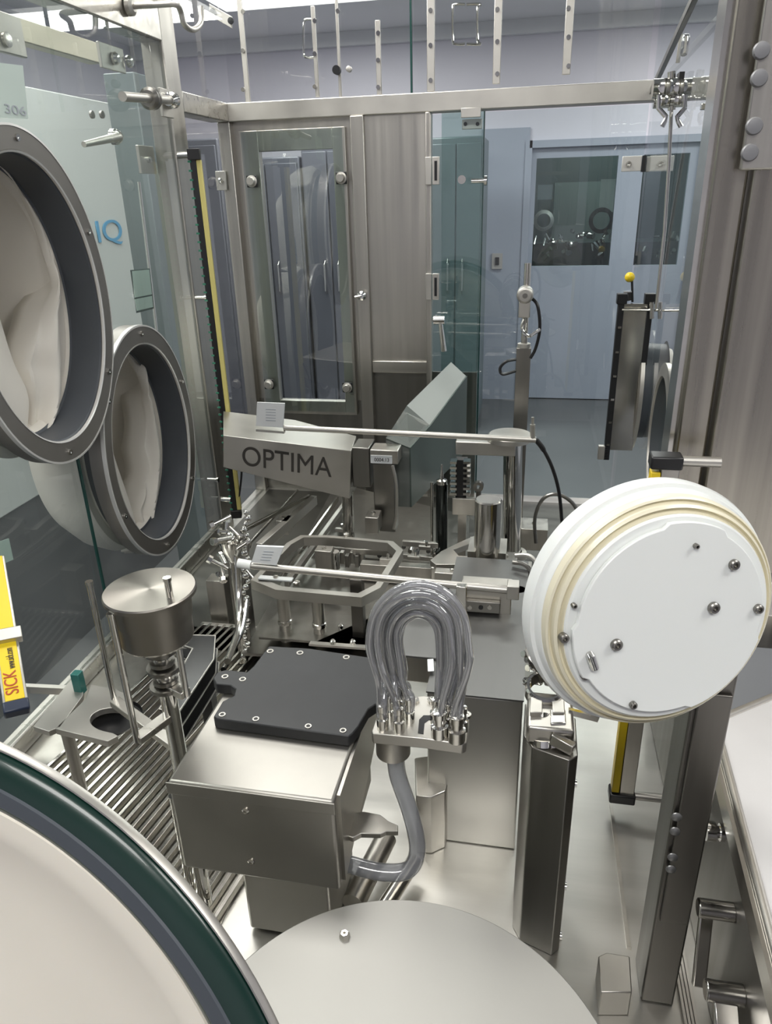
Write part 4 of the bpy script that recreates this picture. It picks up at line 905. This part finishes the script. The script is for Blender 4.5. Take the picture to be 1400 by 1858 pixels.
# smoked hood chute
hd = thing('chute_hood', P(800, 880, Y=1.4), 'long smoked hood with slanted pale lid sloping away to the back', 'hood')
f = [P(700, 795, Y=1.36), P(738, 736, Y=1.45), P(818, 657, Y=1.72), P(845, 682, Y=1.72), P(779, 771, Y=1.45), P(742, 812, Y=1.36)]
make('lid', B().prism([f[1], f[2], f[3], f[4]], (0, 0, -.004)), glassmat('pale_lid', (.75, .78, .76), 1.2, 1.5, .6, (.60, .62, .59)), hd)
make('front_lid', B().prism([f[0], f[1], f[4], f[5]], (0, 0, -.003)), ACRYL, hd)
dn = V((0, 0, -1))
make('side_sheet', B().prism([f[5], f[4], f[3], V((f[3].x, f[3].y, 1.06)), V((f[5].x, f[5].y, 1.06))], (.003, 0, 0)), mat('green_sheet', (.085, .11, .098), .3, .2), hd)
make('front_sheet', B().prism([f[0], f[5], V((f[5].x, f[5].y, 1.06)), V((f[0].x, f[0].y, 1.06))], (0, .003, 0)), ACRYL, hd)
# valve terminal
vt = thing('valve_terminal', P(835, 905, Y=1.3), 'stack of chrome finned valve plates on a dark spine', 'valve block')
make('spine', pxbox(B(), 826, 835, 846, 905, 1.30, .02), BLACK, vt)
for k_ in range(7):
    for x in (816, 840): make('fin', pxbox(B(), x, 838+k_*9.5, x+12, 842+k_*9.5, 1.288, .02), CHROME, vt)
make('bracket', pxbox(B(), 820, 905, 862, 935, 1.29, .008), STEEL, vt, bevel=.001)
make('stand', B().box(V((P(838, 935, Y=1.30).x-.008, 1.298, ZB)), V((P(838, 935, Y=1.30).x+.008, 1.312, P(838, 905, Y=1.3).z))), STEEL, vt)
q0, q1 = P(801, 970, Y=1.32), P(801, 878, Y=1.32)
bc = thing('black_cylinder', V((q0.x, q0.y, ZB)), 'slim dark cylinder with bright cap left of the finned valve plates', 'cylinder')
make('barrel', B().cyl(V((q0.x, q0.y, ZB)), q1, S(11, q1)), mat('gunmetal', (.08, .09, .09), .2, 1), bc); make('cap', B().lathe(q1, (0, 0, 1), [(S(10, q1), 0), (S(10, q1), .008), (S(4, q1), .01), (S(2, q1), .04), (0, .04)], 20), CHROME, bc)
make('thin_rod', B().cyl(V((P(783, 880, Y=1.33).x, 1.33, ZB)), P(783, 875, Y=1.33), .003), POL, bc)
# round knob on pole near column
kn = P(868, 880, Y=1.33); make('ring_knob', B().lathe(kn, (0, -1, 0), [(.010, 0), (.010, .012), (.004, .012), (.004, 0)], 20, closed=True).cyl(kn+V((0, .004, -.012)), V((kn.x, kn.y+.004, ZB+.005)), .005), DSTEEL, None, 'small dark ring knob beside the polished support column', 'knob')

# ================================================================ right column with gripper
zc2 = P(985, 1372, Y=.55).z
o8 = [P(x, y, Z=zc2) for x, y in ((941, 1352), (950, 1330), (985, 1322), (1018, 1336), (1026, 1372), (1000, 1366), (975, 1362), (946, 1372))]
cg = thing('gripper_column', V((.035, .56, ZB)), 'dark faceted steel column carrying a ring gripper', 'column')
xa, xb = P(929, 1691, Z=ZB).x, P(1007, 1748, Z=ZB).x
make('shaft', B().prism([(xa, .575, ZB), (xa+.008, .56, ZB), (xb-.004, .548, ZB), (xb+.004, .556, ZB), (xb+.004, .61, ZB), (xa, .625, ZB)], (0, 0, zc2-ZB)), DSTEEL, cg, bevel=.001)
for px, py in ((1028, 1420), (1016, 1607), (1012, 1697)):
    q = V((xb+.004, .57, P(px, py, Y=.57).z)); make('screw', B().lathe(q, (1, 0, 0), [(.004, 0), (.004, .003), (0, .003)], 12), CHROME, cg)
ytop = .60
make('head', B().box((xa+.002, .565, zc2), (xb, .62, zc2+.020)), STEEL, cg, bevel=.003)
rg = P(988, 1250, D=.735); rrg = S(36, rg)
make('ring', B().lathe(rg, (0, -.25, 1), [(rrg, -.008), (rrg, .004), (rrg-.002, .006), (rrg*.78, .006), (rrg*.74, .003), (rrg*.74, -.008)], 40, closed=True), CHROME, cg)
for dx in (-16, 24): q = P(988+dx, 1287, D=.715); make('finger', B().ob(q, RT*S(11, q), (0, .012, 0), (0, 0, .006)), SATIN, cg, bevel=.0008)
q = P(986, 1310, D=.70); make('roller', B().cyl(P(984, 1295, D=.71), P(984, 1342, D=.70), S(14, q)).cyl(P(984, 1340, D=.70), P(984, 1352, D=.70), S(20, q)), CHROME, cg)
make('finger_block', B().ob(P(1012, 1325, D=.70), RT*S(14, q), (0, .01, 0), UP*S(26, q)), POL, cg, bevel=.001)
make('wing', B().beam(P(1000, 1338, D=.69), P(1040, 1360, D=.68), .008, .012), POL, cg, bevel=.001)
make('arm', B().beam(P(1030, 1290, D=.71), P(1085, 1304, D=.71), .004, .006), CHROME, cg)
make('linkage', B().tube(cr([P(958, 1182, D=.76), P(968, 1200, D=.75), P(990, 1222, D=.74), P(1012, 1232, D=.73)], 5), .006, 10), POL, cg)
for k_ in range(16):
    q = P(random.uniform(952, 1000), random.uniform(1180, 1240), D=.76); make('fitting', B().cyl(q, q+V((random.uniform(-.01, .01), -.006, .004)), .0035, n=8), CHROME, cg)
# base strip rails between column and post
b = B().beam(P(1108, 1460, Z=ZB+.002), P(1140, 1720, Z=ZB+.002), .004, .004)
make('drain_channel', b, STEEL, None, 'narrow raised seam on the base plate near the right post', 'seam')

# ================================================================ turntable in front
ttc = V((-.0658, .2867, 1.08)); ttr = .1619
tt = thing('turntable', V((ttc.x, ttc.y, ZB)), 'large pale satin steel round turntable in front', 'turntable')
make('disc', B().lathe(ttc, (0, 0, 1), [(0, -.006), (ttr-.001, -.006), (ttr, -.004), (ttr, -.001), (ttr-.001, 0), (0, 0)], 128), mat('satin_disc', (.44, .43, .405), .55, .85, nscale=(4, 4, 4), noise=.03), tt)
make('stem', B().cyl((ttc.x, ttc.y, ZB), (ttc.x, ttc.y, 1.074), .04), STEEL, tt)
q = P(625, 1700, Z=1.08); make('screw', B().lathe(q, (0, 0, 1), [(S(10, q), 0), (S(10, q), .003), (S(7, q), .005), (S(3, q), .005), (0, .002)], 6), POL, tt)

# ================================================================ left stacker tower
cx, cy = -.337, .541
tw = thing('stopper_tower', (cx, cy, ZB), 'polished tower with round drum head and slender upright rods', 'tower')
zd = 1.32; rD = S(83, V((cx, cy, zd)))
make('column', B().cyl((cx, cy, ZB), (cx, cy, zd-.075), .0085), CHROME, tw)
make('column', B().cyl((cx-.018, cy+.006, ZB), (cx-.018, cy+.006, ZB+.16), .006), CHROME, tw)
hd_ = make('drum_head', B().lathe((cx, cy, zd), (0, 0, 1), [(rD*.80, -.052), (rD*.80, -.03), (rD*.84, -.029), (rD*.86, -.006), (rD, -.005), (rD, -.0015), (rD-.001, 0), (0, 0)], 72), DRUM, tw)
make('drum_foot', B().lathe((cx, cy, zd-.052), (0, 0, 1), [(0, -.003), (rD*.75, -.003), (rD*.8, 0), (0, 0)], 48), POL, tw)
b = B()
for k_ in range(9):
    z = zd-.06-k_*.007; r_ = .012+.005*math.sin(k_*2.1); b.lathe((cx, cy, z), (0, 0, 1), [(.006, -.003), (r_, -.002), (r_, .002), (.006, .003)], 20)
make('bellows', b, DSTEEL, tw)
ROD = [((165, 1055), (205, 1275)), ((205, 1112), (245, 1345)), ((308, 1048), (333, 1262)), ((352, 1080), (372, 1190))]
for i, (a, c) in enumerate(ROD[:3]):
    Yr = [.60, .50, .53][i]
    p, q = P(*a, Y=Yr), P(*c, Y=Yr); x = (p.x+q.x)/2
    make('guide_rod', B().lathe((x, Yr, q.z), (0, 0, 1), [(0, 0), (.0032, 0), (.0032, p.z-q.z-.003), (.0040, p.z-q.z-.003), (.0040, p.z-q.z), (0, p.z-q.z)], 16), CHROME, tw)
    make('rod_bracket', B().beam((x, Yr, q.z+.002), (cx, cy, q.z+.002), .012, .008), STEELH, tw, bevel=.0008)
# C shaped shiny plates and shelf stack
zg = 1.045
sp_ = thing('bottle_guide', P(180, 1310, Z=zg), 'polished flat guide plate with round bite and dark side slot', 'guide plate')
cc_ = [(60, 1318), (145, 1212), (152, 1236), (150, 1262), (110, 1318), (88, 1327)]
make('side_plate', B().prism([P(x, y, Z=zg)-V((0, 0, .008)) for x, y in cc_], (0, 0, .008)), SATIN, sp_, bevel=.0006)
arc = []
for k_ in range(14):
    a = math.radians(-75-170*k_/13); arc.append((205+42*math.cos(a), 1306+22*math.sin(a)))
cpl = [(100, 1322), (155, 1268), (165, 1242), (212, 1250), (232, 1262)]+arc+[(205, 1330), (214, 1335), (195, 1345)]
make('guide_plate', B().prism([P(x, y, Z=zg)-V((0, 0, .009)) for x, y in cpl], (0, 0, .009)), SATIN, sp_, bevel=.0006)
make('well', B().lathe(P(208, 1306, Z=zg-.02), (0, 0, 1), [(0, 0), (.034, 0), (.036, .004)], 40), BLACK, sp_)
make('post', B().cyl(P(112, 1290, Z=zg-.01), V((P(112, 1290, Z=zg).x, P(112, 1290, Z=zg).y, ZB)), .008), STEEL, sp_)
ss = thing('plate_stack', P(340, 1250, Z=1.0), 'stack of thin polished plates with bright edges beside the tower', 'plate stack')
for k_ in range(3):
    z = 1.085-.022*k_; pts = [(325, 1155), (391, 1157), (388, 1200), (322, 1300), (290, 1290), (350, 1180), (325, 1172)]
    make('shelf_plate', B().prism([P(x, y, Z=1.085)-V((0, 0, .022*k_)) for x, y in pts], (0, 0, .003)), DPOL, ss)
    make('bright_edge', B().tube([P(x, y, Z=1.085)-V((0, 0, .022*k_-.003)) for x, y in pts], .0011, 6, closed=True), SATIN, ss)
q = P(368, 1200, Z=1.085); make('post', B().box((q.x-.008, q.y-.008, ZB), (q.x+.008, q.y+.008, 1.04)), BLACK, ss)
# teal end stop
q = P(143, 1240, Z=zg+.01); make('end_stop', B().box(q+V((-.006, -.006, -.015)), q+V((.006, .006, .018))), mat('teal_stop', (.03, .16, .14), .3), None, 'small dark teal stop standing on the polished guide plate', 'stop', bevel=.001)
make('glass_edge_strip', B().box((XL+.001, .995, .93), (XL+.004, 1.0, 1.3)), EDGEG, None, 'short dark edge strip along the left glass beside glove port', 'edge strip')

# slatted grate on the base, left
sg_ = thing('slatted_grate', (-.5, .8, ZB), 'slatted stainless grate of parallel bars on the base plate', 'grate')
b = B(); k_ = 0
for x in [(-.695+.0145*i) for i in range(26)]:
    b.beam((x, .42, ZB+.008), (x+.11, 1.10, ZB+.008), .0055, .010)
slat = make('slat_field', b, POL, sg_, bevel=.0008)
make('end_bar', B().beam((-.70, .42, ZB+.006), (-.33, .42, ZB+.006), .01, .012), SATIN, sg_, bevel=.001)
make('end_bar', B().beam((-.59, 1.10, ZB+.006), (-.215, 1.10, ZB+.006), .01, .012), SATIN, sg_, bevel=.001)
make('under_sheet', B().box((-.70, .40, ZB+.0005), (-.31, 1.1, ZB+.002)), STEEL, sg_)
# dark frame rails, left edge seen through
make('cross_bar', B().beam(P(30, 1248, Z=.98), P(150, 1254, Z=.98), .008, .012), SATIN, None, 'thin bright bar between yellow light curtain and teal stop', 'bar')

# ================================================================ cluster by the left post (funnel, chain, rods)
YQ = 1.0
fn = thing('funnel_head', P(425, 1060, Y=YQ), 'small polished funnel cup on a slim stem near the left post', 'funnel')
q = P(418, 985, Y=YQ); make('cup', B().lathe(q, (0, 0, 1), [(.004, -.04), (.006, -.028), (.016, -.012), (.019, .004), (.0195, .006), (.017, .004), (.014, -.01), (0, -.02)], 28), CHROME, fn)
make('ball', B().sph(P(416, 975, Y=YQ), .009), CHROME, fn)
make('stem', B().cyl(V((q.x, q.y, ZB+.004)), q-V((0, 0, .035)), .006), CHROME, fn)
b = B()
for k_ in range(26):
    z = k_/25; p = P(446+4*math.sin(k_*1.7), 930+z*260, Y=YQ-.01); b.sph(p, .0042+.0016*(k_ % 2), 8)
make('bead_chain', b, CHROME, None, 'hanging polished bead chain in front of the left post', 'chain')
make('bent_rod', B().tube(cr([P(448, 1090, Y=.95), P(440, 1140, Y=.9), P(420, 1185, Y=.85), P(405, 1215, Y=.8)], 6), .004, 10), CHROME, None, 'bent thin rod curving down towards the black plate', 'rod')
make('bent_rod', B().tube(cr([P(430, 1010, Y=.97), P(433, 1080, Y=.95), P(432, 1140, Y=.9), P(412, 1200, Y=.8)], 6), .005, 10), POL, None, 'thicker bent rod beside the bead chain', 'rod')
fb = thing('fitting_cluster', P(400, 1000, Y=YQ), 'cluster of small chrome fittings around the funnel cup', 'fittings')
for k_ in range(14):
    q = P(random.uniform(392, 470), random.uniform(925, 1050), Y=YQ+random.uniform(-.03, .05)); d_ = V((random.uniform(-1, 1), random.uniform(-1, 1), random.uniform(-.6, .6))).normalized()*random.uniform(.010, .02)
    make('fitting', B().cyl(q-d_, q+d_, random.uniform(.0025, .005), n=12).cyl(q+d_*.6, q+d_, .0065, n=6), CHROME if k_ % 2 else POL, fb)
q = P(430, 1060, Y=YQ+.03); make('support_post', B().box((q.x-.014, q.y, ZB), (q.x+.014, q.y+.025, P(450, 1050, Y=YQ).z)), DSTEEL, None, 'dark square support post behind the bead chain', 'post', bevel=.001)
q = P(395, 1100, Y=YQ+.12); make('support_post', B().box((q.x-.018, q.y, ZB), (q.x+.018, q.y+.03, P(395, 1055, Y=YQ+.12).z)), STEEL, None, 'broad grey support post left of the funnel', 'post', bevel=.001)
# small studs on the post edge
for i, (px, py) in enumerate(((380, 870), (358, 540))):
    q = P(px, py, X=XL+.004); t = thing('stud_pin', q, ['small bright pin low on the left post', 'small bright pin high on the left post'][i], 'pin'); make('shank', B().cyl(q-V((.004, 0, 0)), q+V((.018, 0, 0)), .004), CHROME, t); make('head', B().lathe(q+V((.018, 0, 0)), (1, 0, 0), [(.006, 0), (.006, .004), (0, .004)], 14), CHROME, t)

# ================================================================ upper left fittings
YH = 1.2
hk = thing('wall_hook', P(245, 15, X=XL), 'bent steel rod hook on round plate at the top of left beam', 'hook')
q = P(232, 12, X=XL+.002); make('base_plate', B().lathe(q, (1, 0, 0), [(S(15, q), 0), (S(15, q), .008), (S(9, q), .012), (0, .012)], 24), SATIN, hk)
e = P(300, 10, X=XL+.08); yy = e.y
make('hook_rod', B().tube(cr([q+V((.01, 0, 0)), P(280, 9, X=XL+.06), P(318, 8, X=XL+.10), P(328, 22, X=XL+.10), P(334, 44, X=XL+.10), P(350, 54, X=XL+.10), P(364, 42, X=XL+.10), P(365, 12, X=XL+.10)], 6), .0048, 12), SATIN, hk)
# knob pin on the post
kp = thing('quick_release_pin', P(290, 185, X=XL), 'ribbed quick release pin through a square plate on the left post', 'release pin')
q = P(305, 186, X=XL+.006); make('plate', B().box(q+V((-.004, -.03, -.026)), q+V((.002, .014, .022))), SATIN, kp, bevel=.001)
ax_ = (P(225, 172, X=XL+.03)-P(300, 182, X=XL+.03)).normalized(); ax_ = V((.35, -.94, 0)).normalized()
c0k = P(312, 182, X=XL+.02); c1k = P(222, 175, X=XL+.035); axk = (c1k-c0k).normalized(); L_ = (c1k-c0k).length
make('shaft', B().cyl(c0k, c1k, .0075), SATIN, kp); make('knob', B().lathe(c0k+axk*L_*.38, axk, [(.010, 0), (.013, .002), (.013, .006), (.009, .007), (.009, .010), (.018, .011), (.018, .016), (.015, .018), (.018, .020), (.018, .026), (.013, .030), (0, .030)], 32), DSTEEL, kp)
make('collar', B().lathe(c0k, axk, [(0, -.006), (.014, -.006), (.014, .006), (.010, .010), (.010, .02), (0, .02)], 28), CHROME, kp)
q = P(306, 192, X=XL+.008); make('screw', B().lathe(q, (1, 0, 0), [(.006, 0), (.006, .005), (0, .005)], 14), CHROME, kp)
# lever handle outside glass
lv = thing('lever_latch', P(215, 250, X=XL-.02), 'tapered lever latch with threaded hub outside the left glass', 'latch')
q = P(215, 248, X=XL-.015); make('hub', B().lathe(q, (1, 0, 0), [(.013, -.012), (.013, -.004), (.009, -.003), (.011, 0), (.009, .003), (.007, .005), (0, .005)], 24), CHROME, lv)
make('lever', B().cyl(q, P(152, 262, X=XL-.02), .0075, .0045), SATIN, lv)
# catch plates
def catch(px, py, hx, hy, lab, X=None, Y=None):
    q = P(px, py, X=X) if X is not None else P(px, py, Y=Y)
    t = thing('catch_plate', q, lab, 'catch plate'); s_ = S(hx, q); sy = S(hy, q)
    if X is not None: make('plate', B().box(q+V((-.006, -s_*1.6, -sy)), q+V((0, s_*1.6, sy))), SATIN, t, bevel=.001); n_ = V((1, 0, 0))
    else: make('plate', B().box(q+V((-s_, -.004, -sy)), q+V((s_, .002, sy))), SATIN, t, bevel=.001); n_ = V((0, -1, 0)); q = q+V((0, -.004, 0))
    make('stud', B().lathe(q, n_, [(.006, 0), (.006, .006), (.003, .007), (0, .006)], 16), CHROME, t); return t
catch(268, 290, 18, 23, 'square catch plate with stud outside the left post top', X=XL-.05)
catch(402, 328, 10, 16, 'small catch plate on the corner post edge', Y=YB-.005)
catch(205, 105, 26, 20, 'two hole bracket plate hanging under the upper left bar', X=XL-.03)
for px, py in ((207, 106), (232, 112), (165, 208), (183, 208)):
    q = P(px, py, X=XL-.028); make('button_stud', B().lathe(q, (1, 0, 0), [(.010, 0), (.010, .004), (.007, .008), (0, .009)], 18) if py < 150 else B().lathe(q, (1, 0, 0), [(.006, 0), (.006, .004), (0, .005)], 16), CHROME if py < 150 else DSTEEL, None, {207: 'left stud of the pair under the upper left bar', 232: 'right stud of the pair under the upper left bar', 165: 'left small dark stud in the left glass', 183: 'right small dark stud in the left glass'}[px], 'stud')
# outer bar at top left
ob = thing('outer_rail', P(100, 75, X=-1.0), 'cream steel rail with end bracket outside the upper left glass', 'rail')
r0_, r1_ = P(-40, 68, X=-.95), P(178, 68, X=-.95)
make('bar', B().box((-.98, .3, P(100, 92, X=-.95).z), (-.95, P(178, 68, X=-.95).y, P(100, 52, X=-.95).z)), mat('cream_steel', (.62, .58, .46), .4, .5), ob, bevel=.002)
make('bracket', B().box(P(-12, 90, X=-.93), P(28, 32, X=-.94)), SATIN, ob, bevel=.002)
q = P(10, 72, X=-.929); make('screw', B().lathe(q, (1, 0, 0), [(.012, 0), (.012, .005), (0, .006)], 18), POL, ob)
# paper notes on the glass
nt_ = thing('paper_note', P(20, 216, X=XL-.003), 'pale paper sheet with faint print on glass above the near port', 'note')
make('sheet', B().prism([P(x, y, X=XL-.0035) for x, y in ((-20, 112), (40, 119), (50, 216), (-20, 212))], (.0012, 0, 0)), mat('pale_note', (.62, .72, .66), .5), nt_)
q = P(10, 205, X=XL-.002); text('lettering', '306', q, (0, 1, 0), (0, 0, 1), S(15, q), S(38, q)*1.6, .0004, GREYP, nt_)
nt_ = thing('paper_note', P(258, 560, X=XL-.02), 'small two panel note outside the glass above the far port', 'note')
make('sheet', B().prism([P(x, y, X=XL-.02) for x, y in ((236, 490), (271, 487), (278, 560), (247, 568))], (.0012, 0, 0)), mat('note_frame', (.04, .07, .07), .5), nt_)
make('upper_page', B().prism([P(x, y, X=XL-.0185) for x, y in ((239, 492), (270, 489), (275, 534), (244, 540))], (.0008, 0, 0)), mat('note_page', (.60, .72, .66), .5), nt_)
make('lower_page', B().prism([P(x, y, X=XL-.0185) for x, y in ((244, 543), (275, 537), (277, 557), (248, 564))], (.0008, 0, 0)), bpy.data.materials['note_page'], nt_)
nt_ = make('paper_note', B().prism([P(x, y, X=XL-.015) for x, y in ((-10, 985), (15, 977), (23, 1015), (-10, 1030))], (.0012, 0, 0)), bpy.data.materials['note_page'], None, 'small pale slip at the frame edge under the near port', 'note')
# top ceiling side bracket above the hook
bt = thing('hinge_bracket', P(400, 25, Y=YB+.1), 'small plate with two black screws above the corner glass', 'bracket')
make('plate', B().prism([P(x, y, Y=YB+.1) for x, y in ((379, 6), (421, 30), (421, 52), (379, 28))], (0, .004, 0)), SATIN, bt, bevel=.001)
for px, py in ((386, 22), (419, 38)): q = P(px, py, Y=YB+.099); make('screw', B().lathe(q, (0, -1, 0), [(.007, 0), (.007, .004), (0, .005)], 16), BLACK, bt)

# ================================================================ top right hinge cluster
YT = 1.40
hc = thing('hinge_cluster', P(1218, 170, Y=YT), 'cluster of polished hinge barrels with two bent levers at the top right corner', 'hinge')
for dx, dy, r_, l_ in ((-12, -12, .014, .03), (14, -12, .013, .03), (-18, 12, .010, .02), (12, 10, .010, .02)):
    q = P(1217+dx, 172+dy, Y=YT); make('barrel', B().cyl(q+V((-l_*.6, 0, 0)), q+V((l_*.6, 0, 0)), r_).lathe(q+V((0, -.012, 0)), (0, -1, 0), [(r_*.8, 0), (r_*.8, .008), (r_*.4, .010), (0, .010)], 20), CHROME, hc)
make('spindle', B().cyl(P(1218, 200, Y=YT), P(1218, 130, Y=YT), .006), POL, hc); make('gap', B().box(P(1233, 130, Y=YT-.01), P(1237, 175, Y=YT-.01)+V((0, .03, 0))), BLACK, hc)
for s_ in (-1, 1):
    make('bent_lever', B().tube([P(1218+s_*23, 172, Y=YT-.02), P(1218+s_*24, 196, Y=YT-.02), P(1218+s_*10, 212, Y=YT-.02), P(1218+s_*12, 220, Y=YT-.02), P(1218+s_*17, 230, Y=YT-.02)], .0038, 10), CHROME, hc)
make('hanging_rod', B().tube([P(1218, 190, Y=YT), P(1213, 300, Y=YT), P(1205, 420, Y=YT), P(1190, 560, Y=YT)], .0030, 10), POL, None, 'slender steel rod running down the right glass', 'rod')
mr = thing('edge_clamp', P(1285, 195, Y=1.18), 'vertical black backed clamp on the right glass edge', 'clamp')
make('plate', pxbox(B(), 1281, 155, 1291, 235, 1.17, .012), SATIN, mr, bevel=.001); make('pad', pxbox(B(), 1292, 155, 1302, 235, 1.175, .012), BLACK, mr, bevel=.001); make('stud', pxbox(B(), 1272, 187, 1281, 199, 1.172, .01), CHROME, mr, bevel=.001)
# diagonal rail of the upper right pane
make('diagonal_rail', B().beam(P(1182, 165, Y=YB-.01), P(1262, -10, Y=1.2), .008, .012), DSTEEL, None, 'dark slanting top rail above the right side glass', 'rail', bevel=.001)
q = P(1242, 82, Y=1.5); lt2 = thing('glass_lock', q, 'small oval lock on the upper right glass', 'lock'); make('body', B().box(q+V((-.006, -.006, -.016)), q+V((.006, .006, .016))), CHROME, lt2, bevel=.004); make('plate', B().box(q+V((-.010, .006, -.024)), q+V((-.004, .01, .018))), SATIN, lt2)

# ================================================================ near ring at the lower left (glove port rim close to the lens)
al = math.radians(20); nn = V((0, -math.cos(al), math.sin(al))); cN = V((-.15, .25, 1.30)); uN = V((1, 0, 0)); vN = nn.cross(uN)
def nplane(px, py):
    d = F + RT*((px-W/2)/FPX) - UP*((py-H/2)/FPX); t = (cN-CAM).dot(nn)/d.dot(nn); q = CAM+d*t-cN; return q.dot(uN), q.dot(vN)
oc_ = (-.21075, -.1919); ro = .2790
inr = sum(math.hypot(nplane(*q)[0]-oc_[0], nplane(*q)[1]-oc_[1]) for q in ((0, 1475), (150, 1590), (250, 1695), (350, 1795), (385, 1850)))/5
print('ring', ro, inr)
cc3 = cN+uN*oc_[0]+vN*oc_[1]
ng = thing('near_glove_port', cc3, 'large dark green rubber glove port rim with cream sleeve close to the lens', 'glove port')
dr_ = ro-inr
prof = [(ro, -.03), (ro, -.004), (ro-.0015, 0), (ro-dr_*.04, .0)]
make('outer_rim', B().lathe(cc3, nn, [(ro, -.005), (ro, -.002), (ro-.0012, .0), (ro-.0022, .0), (ro-.0022, -.005)], 160, uv=(uN, vN), closed=True), SATIN, ng)
pr = []
for k_ in range(13):
    a = math.pi*k_/12; pr.append((inr+dr_/2-.001+math.cos(a)*(dr_/2-.002), math.sin(a)*.007-.001))
make('rubber_ring', B().lathe(cc3, nn, pr+[(inr+.001, -.004), (ro-.003, -.004)], 160, uv=(uN, vN), closed=True), RUB, ng)
make('grey_band', B().lathe(cc3, nn, [(inr+dr_*.52, .0050), (inr+dr_*.47, .0072), (inr+dr_*.22, .0060), (inr+dr_*.16, .0036)], 160, uv=(uN, vN)), mat('slate_band', (.075, .085, .10), .35, coat=.2), ng)
prs = [(inr+.003, -.016), (inr-.002, -.014), (inr-.004, -.004), (inr-.012, -.004), (inr-.022, -.007), (inr-.03, -.013), (inr*.75, -.020), (inr*.5, -.022), (inr*.2, -.02), (0, -.02)]
b = B(); b.lathe(cc3, nn, prs, 160, uv=(uN, vN))
for v in b.m.verts:
    q = v.co-cc3; v.co += nn*(.004*math.sin(q.x*40+q.z*22)*min(1, max(0, (inr-.02-math.hypot(q.dot(uN), q.dot(vN)))*20)))
make('sleeve', b, mat('cream_sleeve_near', (.82, .77, .68), .6, sub=.1, nscale=(5, 5, 5), noise=.04), ng)
